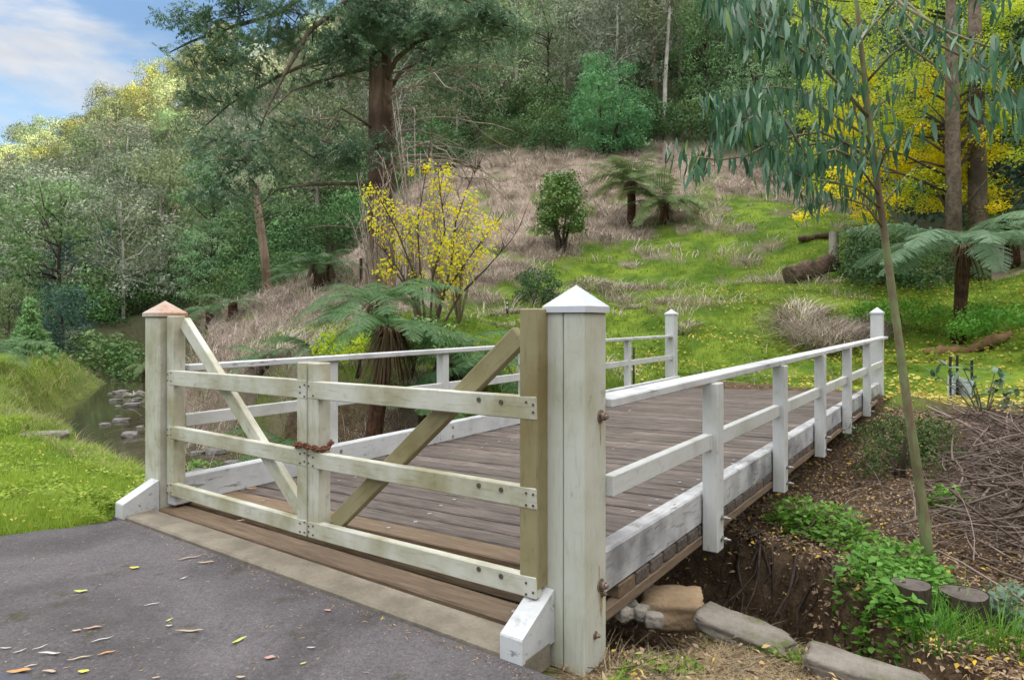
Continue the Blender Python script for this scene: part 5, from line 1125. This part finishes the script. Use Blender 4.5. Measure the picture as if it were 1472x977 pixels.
for (px, D, h, w, lb) in ((598, 17, 5.6, 1.5, 'tall bare twiggy shrub rising behind the yellow leaved tree'), (628, 18, 4.6, 1.2, 'bare pale twigs right of the tallest bare shrub'), (540, 17, 4.0, 1.4, 'bare twiggy shrub in front of the redwood trunk'), (660, 16.5, 3.2, 1.3, 'bare twiggy shrub right of the yellow leaved tree')):
    q = PG(px, D); rt_ = empty('bare_shrub', q, lb, 'shrub'); m = MB()
    for i in range(18):
        a = random.uniform(0, 6.28); tp = Vector((math.cos(a) * w * random.uniform(.1, .75), math.sin(a) * w * random.uniform(.1, .6), h * random.uniform(.6, 1))); pts = [Vector((0, 0, -.1)), tp * .35 + Vector((0, 0, .1 * h)), tp * .7 + Vector((0, 0, .05 * h)), tp]; m.tube(pts, [.022, .017, .012, .005], 5)
        for k in range(9):
            t = random.uniform(.8, 2.9); j = int(t); b0 = pts[j].lerp(pts[j + 1], t - j); d = Vector((random.uniform(-.7, .7), random.uniform(-.7, .7), random.uniform(.4, 1.2))).normalized(); L = random.uniform(.2, .75); m.tube([b0, b0 + d * L * .5, b0 + d * L], [.010, .007, .004], 4)
    m.build('stems', M['twig'], rt_, local=True)
# green yellow creeper below the ferns
bush('creeper_bush', PG(520, 11.5) + Z * .55, .6, .75, 24, 110, .07, .05, M['l_lime'], M['twig_dark'], 'yellow-green leafy scrambler over the ferns behind the left railing', 'shrub', .0, .18, .32, 3, 1)

bush('creeper_bush', PG(585, 11.0) + Z * .35, .75, .8, 26, 120, .075, .05, M['l_bush'], M['twig_dark'], 'green leafy scrambler under the fern crowns behind the left railing', 'shrub', .0, .2, .36, 3, 1)
bush('creeper_bush', PG(470, 12.2) + Z * .25, .5, .6, 18, 110, .065, .045, M['l_weed'], M['twig_dark'], 'bright green leafy clump left of the scramblers behind the left railing', 'shrub', .0, .16, .28, 3, 1)
for (px, D, sc_, lb) in ((690, 10.6, .8, 'dark green fern just behind the left railing near the right gate upright'), (610, 10.0, .75, 'dark green fern drooping over the left railing beside the gate brace'), (455, 13.5, .7, 'green fern left of the yellow-green scrambler'), (380, 15.5, .7, 'small green fern low on the straw bank'), (500, 19.5, .8, 'fern at the left foot of the redwood'), (425, 27, .9, 'bright fern below the bare gum trunk')):
    tree_fern(PG(px, D), .3, .1, fr_mid, 12, lb, (-.35, .3), random.uniform(0, 3), 0, (0, 0), sc_)
# ------------------------------------------------------------------ gold and lime maple behind the right lawn
MQ = PG(1372, 20.5); root = empty('gold_maple', MQ, 'tall maple with lime upper leaves and golden lower boughs', 'tree'); m = MB()
top = P(1366, -60, 20.5); m.tube([MQ - Z * .3, MQ.lerp(top, .3), MQ.lerp(top, .6), top], [.26, .22, .19, .12], 12, wob=.1); m.build('trunk', M['bough'], root)
gm = Leaves(); lm = Leaves(); bt = MB()
def lcl(g_, x, y, r, n, D, L=(.06, .12)):
    c = np.array(P(x, y, D)); rr = r / F * D; q = c + rsph(n) * (RNG.uniform(0, 1, n) ** .5)[:, None] * rr * [1, 1, .55]; d_ = rsph(n); d_[:, 2] = d_[:, 2] * .5 - .3; cv = RNG.uniform(0, .4)
    g_.add(leaf_arrays(q, d_, rsph(n) * .5 + [0, -.2, .8], RNG.uniform(*L, n), RNG.uniform(L[0] * .7, L[1] * .7, n), np.clip(cv + RNG.uniform(0, .6, n), 0, 1), .15))
    if random.random() < .16:
        z0 = random.uniform(max(c[2] - 2.2, MQ.z + 1.8), max(c[2] - .3, MQ.z + 2)); a = Vector((MQ.x, MQ.y, z0)); b0 = Vector(c); bt.tube([a, a.lerp(b0, .5) + Z * .2, b0], [.05, .03, .008], 5)
for i in range(190):
    x = random.uniform(1140, 1500); y = random.uniform(-40, 190) if random.random() < .7 else random.uniform(150, 290)
    lcl(lm, x, y, random.uniform(20, 36), 210, random.uniform(20.8, 25))
for i in range(125):
    x = random.uniform(1190, 1445); y = random.triangular(90, 325, 240)
    lcl(gm, x, y, random.uniform(16, 28), 190, random.uniform(20.9, 25))
for (x, y) in ((1150, 310), (1175, 300), (1190, 270), (1215, 280), (1230, 255), (1205, 245), (1240, 235)): lcl(gm, x, y, 16, 90, 19)
bt.build('branches', M['bark_dark'], root)
inworld(link('lime_crown', lm.mesh('lime_crown', M['l_lime']), root)); inworld(link('gold_crown', gm.mesh('gold_crown', M['l_gold']), root))
q = PG(1408, 21.5); rt_ = empty('maple_trunk', q, 'second tall trunk standing just right of the gold maple trunk', 'tree'); m = MB(); top = P(1400, -40, 21.5); m.tube([q - Z * .3, q.lerp(top, .3), q.lerp(top, .65), top], [.33, .27, .24, .15], 12, wob=.1); m.build('trunk', M['bough'], rt_)
g_ = Leaves(); lcl(g_, 1420, 20, 40, 260, 22.5); lcl(g_, 1455, -10, 40, 260, 22.8); lcl(g_, 1390, -20, 40, 260, 22); inworld(link('crown', g_.mesh('maple_trunk_crown', M['l_lime']), rt_))
for (px, D, h, lb) in ((1440, 27, 11, 'dark tree in the shade behind the gold maple, right edge'), (1480, 24, 9, 'dark tree at the right edge above the shaded fern'), (1300, 31, 9, 'dark tree directly behind the golden boughs')):
    plant('dense', PG(px, D), (h / 7.5,) * 3, random.uniform(0, 6.28), lb, 'tree')

# ------------------------------------------------------------------ young blue gum in the right foreground
GQ = PG(1337, 5.05); root = empty('gum_sapling', GQ, 'slender young gum with long hanging blue-green leaves on the right bank', 'tree'); m = MB()
tp = [(1337, 830, 5.05), (1330, 760, 5.05), (1321, 690, 5.04), (1309, 610, 5.02), (1300, 550, 5.0), (1291, 480, 5), (1281, 410, 5), (1271, 335, 5), (1262, 270, 5), (1254, 210, 5), (1246, 140, 5), (1238, 70, 5), (1230, -10, 5), (1222, -120, 5)]
pts = [P(*p) for p in tp]; pts[0].z = min(pts[0].z, GQ.z - .15); m.tube(pts, [.044, .041, .036, .033, .031, .03, .028, .027, .025, .023, .02, .018, .015, .01], 12, wob=.16); m.build('trunk', M['bark_sap'], root)
lb_ = Leaves(); tw = MB(); NL = 0
def on_trunk(py): return P(float(np.interp(py, [p[1] for p in tp][::-1], [p[0] for p in tp][::-1])), py, 5)
def hang(x, y, D, n, L=(.14, .25), dirx=None):
    """a twig tip with long leaves hanging from it"""
    c = np.array(P(x, y, D)); q = c + np.stack([RNG.normal(0, .055, n), RNG.normal(0, .055, n), RNG.uniform(-.05, .06, n)], 1)
    d_ = np.stack([RNG.normal(0, .2, n), RNG.normal(0, .2, n), -np.ones(n)], 1); 
    if dirx is not None: d_[:, 0] += dirx
    nr = rsph(n); nr[:, 2] *= .3; l = RNG.uniform(*L, n) * RNG.uniform(.55, 1.05, n)
    lb_.add(long_leaf_arrays(q, d_, nr, l, l * RNG.uniform(.13, .21, n), np.clip(RNG.beta(2, 2.6, n), 0, 1), RNG.normal(0, .18, n)))
def branch(y0, path, r=.014, nleaf=8, step=2, L=(.14, .25), spread=.10, dirx=None):
    a = on_trunk(y0); pts = [a] + [P(*p) for p in path]; tw.tube(pts, [r * (1 - .75 * i / (len(pts) - 1)) for i in range(len(pts))], 6)
    for p in path:
        for k in range(step):
            x = p[0] + random.uniform(-16, 16); y = p[1] + random.uniform(-14, 14); D = p[2] + random.uniform(-.25, .25); tw.tube([P(*p), P(x, y, D)], [.004, .002], 4); hang(x, y, D, max(3, nleaf + (2 if x < 1180 else -1) + random.randint(-3, 2)), L, dirx)
branch(235, [(1215, 205, 4.95), (1180, 190, 4.9), (1145, 195, 4.85), (1110, 205, 4.8), (1070, 225, 4.75), (1035, 230, 4.7), (1005, 226, 4.7), (985, 222, 4.7)], .012, 9, 2, (.12, .2))
branch(215, [(1190, 205, 5.3), (1150, 210, 5.3), (1110, 225, 5.3), (1075, 170, 5.3), (1045, 165, 5.3), (1020, 150, 5.3)], .012, 9, 3, (.14, .23))
branch(170, [(1205, 120, 4.9), (1165, 80, 4.8), (1125, 55, 4.7), (1090, 40, 4.6), (1060, 20, 4.5), (1040, 5, 4.5)], .014, 9, 3, (.16, .27))
branch(110, [(1200, 70, 5.1), (1160, 30, 5.2), (1110, 5, 5.3), (1070, -20, 5.3)], .013, 9, 3, (.16, .27))
branch(200, [(1190, 160, 5.2), (1150, 130, 5.3), (1115, 125, 5.4), (1080, 130, 5.4), (1062, 140, 5.4)], .012, 9, 3, (.15, .25))
branch(240, [(1200, 215, 4.7), (1160, 225, 4.6), (1120, 160, 4.6), (1085, 165, 4.6), (1060, 180, 4.6)], .012, 8, 3, (.14, .24))
branch(300, [(1230, 270, 4.8), (1200, 262, 4.7), (1165, 258, 4.6), (1130, 245, 4.6), (1105, 255, 4.6)], .011, 7, 3, (.10, .17))
branch(330, [(1245, 295, 4.9), (1215, 285, 4.9), (1180, 292, 4.9), (1150, 280, 4.9)], .010, 7, 2, (.10, .16))
branch(300, [(1285, 275, 5.1), (1300, 255, 5.2), (1318, 240, 5.2)], .009, 6, 1, (.10, .17))
branch(250, [(1275, 215, 4.8), (1298, 190, 4.7), (1318, 180, 4.6)], .010, 8, 2, (.12, .2))
branch(180, [(1265, 150, 5.2), (1290, 130, 5.3), (1310, 110, 5.4)], .010, 7, 2, (.12, .2))
branch(120, [(1280, 80, 4.8), (1320, 50, 4.6), (1355, 42, 4.5)], .012, 8, 2, (.14, .22))
branch(60, [(1260, 30, 5), (1290, 5, 5.1), (1340, -5, 5.1), (1400, -10, 5.1), (1450, -5, 5.2)], .012, 7, 2, (.13, .22))
branch(60, [(1210, 25, 4.8), (1180, 5, 4.7), (1150, -5, 4.6), (1180, 25, 4.6)], .010, 8, 3, (.14, .24))
branch(215, [(1230, 165, 4.9), (1222, 130, 4.8), (1235, 105, 4.8)], .009, 8, 3, (.12, .2))
branch(280, [(1240, 245, 4.6), (1225, 225, 4.6), (1250, 220, 4.6), (1260, 190, 4.7)], .009, 8, 3, (.12, .2))
branch(-60, [(1300, 10, 4.3), (1360, 45, 4.1), (1400, 60, 4.0), (1435, 72, 3.9), (1480, 95, 3.9)], .012, 9, 2, (.12, .22), dirx=-.3)
branch(-60, [(1340, 60, 4.4), (1390, 85, 4.3), (1425, 110, 4.2), (1445, 140, 4.2), (1425, 190, 4.2)], .010, 9, 2, (.12, .2), dirx=.1)
branch(-60, [(1310, 70, 4.6), (1345, 95, 4.5), (1370, 130, 4.5), (1385, 160, 4.5)], .010, 8, 1, (.12, .2))
branch(-60, [(1420, 100, 3.9), (1455, 130, 3.8), (1475, 160, 3.8)], .008, 8, 3, (.12, .2))
tw.build('branches', M['bark_sap'], root); inworld(link('leaves', lb_.mesh('gum_leaves', M['l_blue']), root))
q = PG(1262, 12.4); m = MB(); m.tube([q - Z * .1, q + Vector((.03, 0, .6)), q + Vector((-.02, 0, 1.15))], [.022, .016, .008], 6); tag(m.build('thin_stem', M['bark_tan']), 'thin bare stem just right of the far right end post', 'sapling')
# broad leaved shrub on the mulch bed
q = PG(1415, 9.0); root = empty('broad_leaf_shrub', q, 'small shrub with broad blue-green leaves on the mulch bed', 'shrub'); m = MB(); g = Leaves()
for (x, y) in ((1345, 538), (1362, 525), (1385, 530), (1400, 548), (1375, 550), (1440, 540), (1428, 552), (1462, 560), (1478, 580), (1448, 575), (1405, 570), (1432, 528), (1415, 585)):
    e = P(x, y, 9 + random.uniform(-.35, .35)); pts = [q - Z * .05, q.lerp(e, .5) + Z * .06, e]; m.tube(pts, [.012, .009, .004], 6); n = 8; C_ = np.array(e) + RNG.normal(0, .03, (n, 3)); d_ = rsph(n); d_[:, 2] = d_[:, 2] * .5 - .15
    g.add(long_leaf_arrays(C_, d_, rsph(n) * .3 + [0, 0, 1], RNG.uniform(.13, .22, n), RNG.uniform(.05, .075, n), RNG.uniform(0, 1, n), .1))
m.build('stems', M['bark_sap'], root); inworld(link('leaves', g.mesh('shrub_leaves', M['l_mag']), root))

# needles, grit and crumbs of leaf on the asphalt and along the threshold
n = 900; x = RNG.uniform(-3.6, .3, n); y = RNG.uniform(2.2, 4.9, n); k = in_poly(x, y, AP); x, y = x[k], y[k]
tt = RNG.uniform(0, 1, 420); ex = B(0, 0).x + V.x * tt * 3.7 - U.x * (.27 + np.abs(RNG.normal(0, .05, 420))); ey = B(0, 0).y + V.y * tt * 3.7 - U.y * (.27 + np.abs(RNG.normal(0, .05, 420)))
x = np.concatenate([x, ex]); y = np.concatenate([y, ey]); n = len(x); d_ = rsph(n); d_[:, 2] *= .1; g = Leaves(); L = RNG.uniform(.006, .035, n)
g.add(leaf_arrays(np.stack([x, y, np.full(n, .004)], 1), d_, np.tile([[0, 0, 1.]], (n, 1)), L, np.minimum(.006, L * .4) * RNG.uniform(.4, 1, n), RNG.uniform(0, .94, n), .05)); tag(link('leaf_crumbs', g.mesh('leaf_crumbs', M['litter'])), kind='stuff')
# ------------------------------------------------------------------ leaves fallen on the asphalt and on the deck
LC = {'tan': (.40, .31, .21), 'silver': (.44, .43, .39), 'pink': (.42, .24, .20), 'yellow': (.66, .56, .06), 'lime': (.42, .48, .10), 'orange': (.50, .24, .07), 'brown': (.24, .14, .08)}
LM = {k: mat_flat('fallen_leaf_' + k, v, .55, 0, .18, 60) for k, v in LC.items()}
def fallen(px, py, lpx, ang, col, wid, label, z=.006, curl=.2):
    D = (EYE - z) * F / (py - HY); c = P(px, py, D); L = lpx / F * D * .95; W = L * wid * .85; n = 9; V_, F_ = [], []; h = curl * L
    for i in range(n):
        t = i / (n - 1); w = W * math.sin(math.pi * min(1, t * .96 + .03)) ** .75 / 2; x = (t - .5) * L; yb = .18 * L * math.sin(t * 3) * (.5 if wid > .4 else 1); zz = h * (.5 * (2 * t - 1) ** 2 + .10 * math.sin(t * 9 + ang * 7))
        for s_, up in ((-1, .35), (0, 0), (1, .35)): V_.append((x, yb + s_ * w, zz + up * w * .6))
    for i in range(n - 1):
        for k in range(2): F_.append((i * 3 + k, i * 3 + k + 1, i * 3 + 4 + k, i * 3 + 3 + k))
    me = npmesh('fallen_leaf', V_, F_, LM[col], None, True); o = link('fallen_leaf', me); o.location = (c.x, c.y, z); o.rotation_euler = (0, 0, ang); return tag(o, label, 'leaf', 'leaves fallen on the asphalt' if z < .02 else 'leaves fallen on the deck')
for a in ((272, 803, 34, .5, 'tan', .14, 'long thin tan gum leaf beside the threshold strip'), (296, 809, 24, .2, 'tan', .3, 'curled tan leaf with dark tip right of the thin one at the threshold'), (193, 816, 14, .1, 'yellow', .6, 'small bright yellow leaf alone in the middle of the upper asphalt'), (116, 850, 20, .1, 'lime', .45, 'flat yellow-green leaf on the upper left asphalt'),
          (264, 831, 12, 1.0, 'silver', .35, 'tiny pale leaf upright below the threshold leaves'), (218, 869, 22, .5, 'silver', .16, 'slim silvery leaf in the centre of the asphalt'), (244, 891, 12, 1.1, 'lime', .4, 'small lime leaf standing on its tip'), (243, 899, 10, .1, 'silver', .5, 'small pale leaf under the lime one on its tip'),
          (133, 903, 26, .35, 'pink', .25, 'pinkish gum leaf touching a tan one'), (110, 906, 13, .2, 'tan', .5, 'short tan leaf touching the pinkish one'), (147, 920, 30, .6, 'silver', .13, 'slim grey leaf between the pinkish and the orange ones'), (272, 909, 42, .05, 'tan', .15, 'long dry tan-pink leaf, the longest on the lower asphalt'),
          (345, 921, 26, 1.0, 'lime', .3, 'yellow-green pointed leaf on the right half of the asphalt'), (447, 931, 14, 0, 'silver', .3, 'small whitish leaf on the asphalt toward the right foot block'), (388, 945, 16, .3, 'pink', .7, 'crumpled pinkish grey leaf on the right asphalt'), (153, 939, 24, .5, 'orange', .22, 'orange-red leaf on the lower left asphalt'),
          (115, 947, 34, .45, 'tan', .14, 'thin tan leaf with a stalk beside the orange-red one'), (70, 941, 36, -.1, 'silver', .18, 'long silvery curled leaf by the puddle'), (58, 931, 22, .9, 'silver', .15, 'upper half of a folded silver leaf by the puddle'), (29, 936, 18, .9, 'silver', .2, 'slim silver leaf standing at the edge of the puddle'),
          (7, 932, 18, .05, 'silver', .2, 'silver leaf lying in the puddle at the left edge'), (27, 966, 32, .25, 'orange', .4, 'large orange and yellow leaf in the wet corner'), (44, 957, 18, .5, 'silver', .2, 'silver leaf behind the large orange one'), (120, 965, 16, .1, 'yellow', .6, 'bright yellow leaf near the bottom of the picture'), (70, 966, 24, -.2, 'tan', .3, 'pale tan curled leaf between puddle and yellow leaf'),
          (471, 877, 12, -.4, 'pink', .5, 'small pink leaf just below the threshold strip'), (436, 953, 10, .7, 'lime', .5, 'tiny lime leaf on a fine twig at the lower right asphalt'), (224, 974, 12, .2, 'tan', .4, 'tan leaf cut by the bottom edge, centre left'), (346, 973, 14, .0, 'tan', .5, 'tan leaf cut by the bottom edge on mossy asphalt'), (82, 744, 0.1 + 12, .3, 'yellow', .5, 'yellow leaf in the grass edge of the asphalt')):
    fallen(*a)
for a in ((362, 702, 14, .3, 'orange', .5, 'orange leaf lying on the deck under the left gate brace'), (346, 748, 12, .2, 'tan', .5, 'pale leaf on the brown threshold board under the left gate'), (905, 590, 7, .2, 'silver', .5, 'pale leaf on the deck behind the near end post')): fallen(*a, z=.075 if a[1] > 640 else .155)

# ------------------------------------------------------------------ light, sky, camera
SUN_EL, SUN_AZ = R(15), math.atan2(.9, -.42)      # azimuth measured from +Y towards +X
sd = Vector((math.sin(SUN_AZ) * math.cos(SUN_EL), math.cos(SUN_AZ) * math.cos(SUN_EL), math.sin(SUN_EL)))
sl = bpy.data.lights.new('sun', 'SUN'); sl.energy = 3.6; sl.angle = R(.6); sl.color = (1, .86, .62)
so = bpy.data.objects.new('sun', sl); COL.objects.link(so); so.rotation_euler = sd.to_track_quat('Z', 'Y').to_euler()
W = bpy.data.worlds.new('World'); SC.world = W; W.use_nodes = True; nt = W.node_tree; nd, lk = nt.nodes, nt.links; nd.clear()
sky = nd.new('ShaderNodeTexSky'); sky.sky_type = 'NISHITA'; sky.sun_disc = False; sky.sun_elevation = SUN_EL; sky.sun_rotation = SUN_AZ; sky.air_density = 1.2; sky.dust_density = .6; sky.ozone_density = 2.2
gen = nd.new('ShaderNodeTexCoord').outputs['Generated']
sx = nd.new('ShaderNodeSeparateXYZ'); lk.new(gen, sx.inputs[0])
cl = noise(nd, lk, gen, 3.2, 7, .55, (1, 1, 2.4), .3); cl2 = noise(nd, lk, gen, 2.2, 5, .55, (1, 1, 3.0))
low = noise(nd, lk, gen, 9, 6, .6, (1, 1, 1.6), .2)
# overhead the cloud is thick, lower down it breaks up
cover = mth(nd, lk, 'ADD', cl, mth(nd, lk, 'MULTIPLY', sstep(nd, lk, sx.outputs[2], .40, .62), .45))
cf = sstep(nd, lk, cover, .43, .64)
ccol = mix(nd, lk, sstep(nd, lk, cl2, .35, .65), (7.2, 7.4, 7.9), (12.6, 12.1, 11.5))
c = mix(nd, lk, mth(nd, lk, 'MULTIPLY', cf, .9), mix(nd, lk, 1.0, sky.outputs[0], (2.0, 2.0, 2.15), 'MULTIPLY'), ccol)
lowf = mth(nd, lk, 'ADD', mth(nd, lk, 'MULTIPLY', sstep(nd, lk, sx.outputs[2], .36, .7), .74), .26)
cm = nd.new('ShaderNodeVectorMath'); cm.operation = 'SCALE'; lk.new(c, cm.inputs[0]); lk.new(lowf, cm.inputs['Scale']); c = cm.outputs[0]
bg = nd.new('ShaderNodeBackground'); lk.new(c, bg.inputs[0]); bg.inputs[1].default_value = .1
wo = nd.new('ShaderNodeOutputWorld'); lk.new(bg.outputs[0], wo.inputs[0])
cd = bpy.data.cameras.new('camera'); cd.sensor_width = 36; cd.lens = 36 * F / 1472; cd.shift_y = -(488.5 - HY) / 1472; cd.clip_end = 2000; cd.clip_start = .05
co = bpy.data.objects.new('camera', cd); COL.objects.link(co); co.location = (0, 0, EYE); co.rotation_euler = (R(90), 0, 0); SC.camera = co
SC.view_settings.view_transform = 'Standard'; SC.view_settings.look = 'None'; SC.view_settings.gamma = 1; SC.view_settings.exposure = 1.78; SC.view_settings.use_curve_mapping = False
SC.cycles.max_bounces = 6; SC.cycles.diffuse_bounces = 2; SC.cycles.transmission_bounces = 4; SC.cycles.use_denoising = True
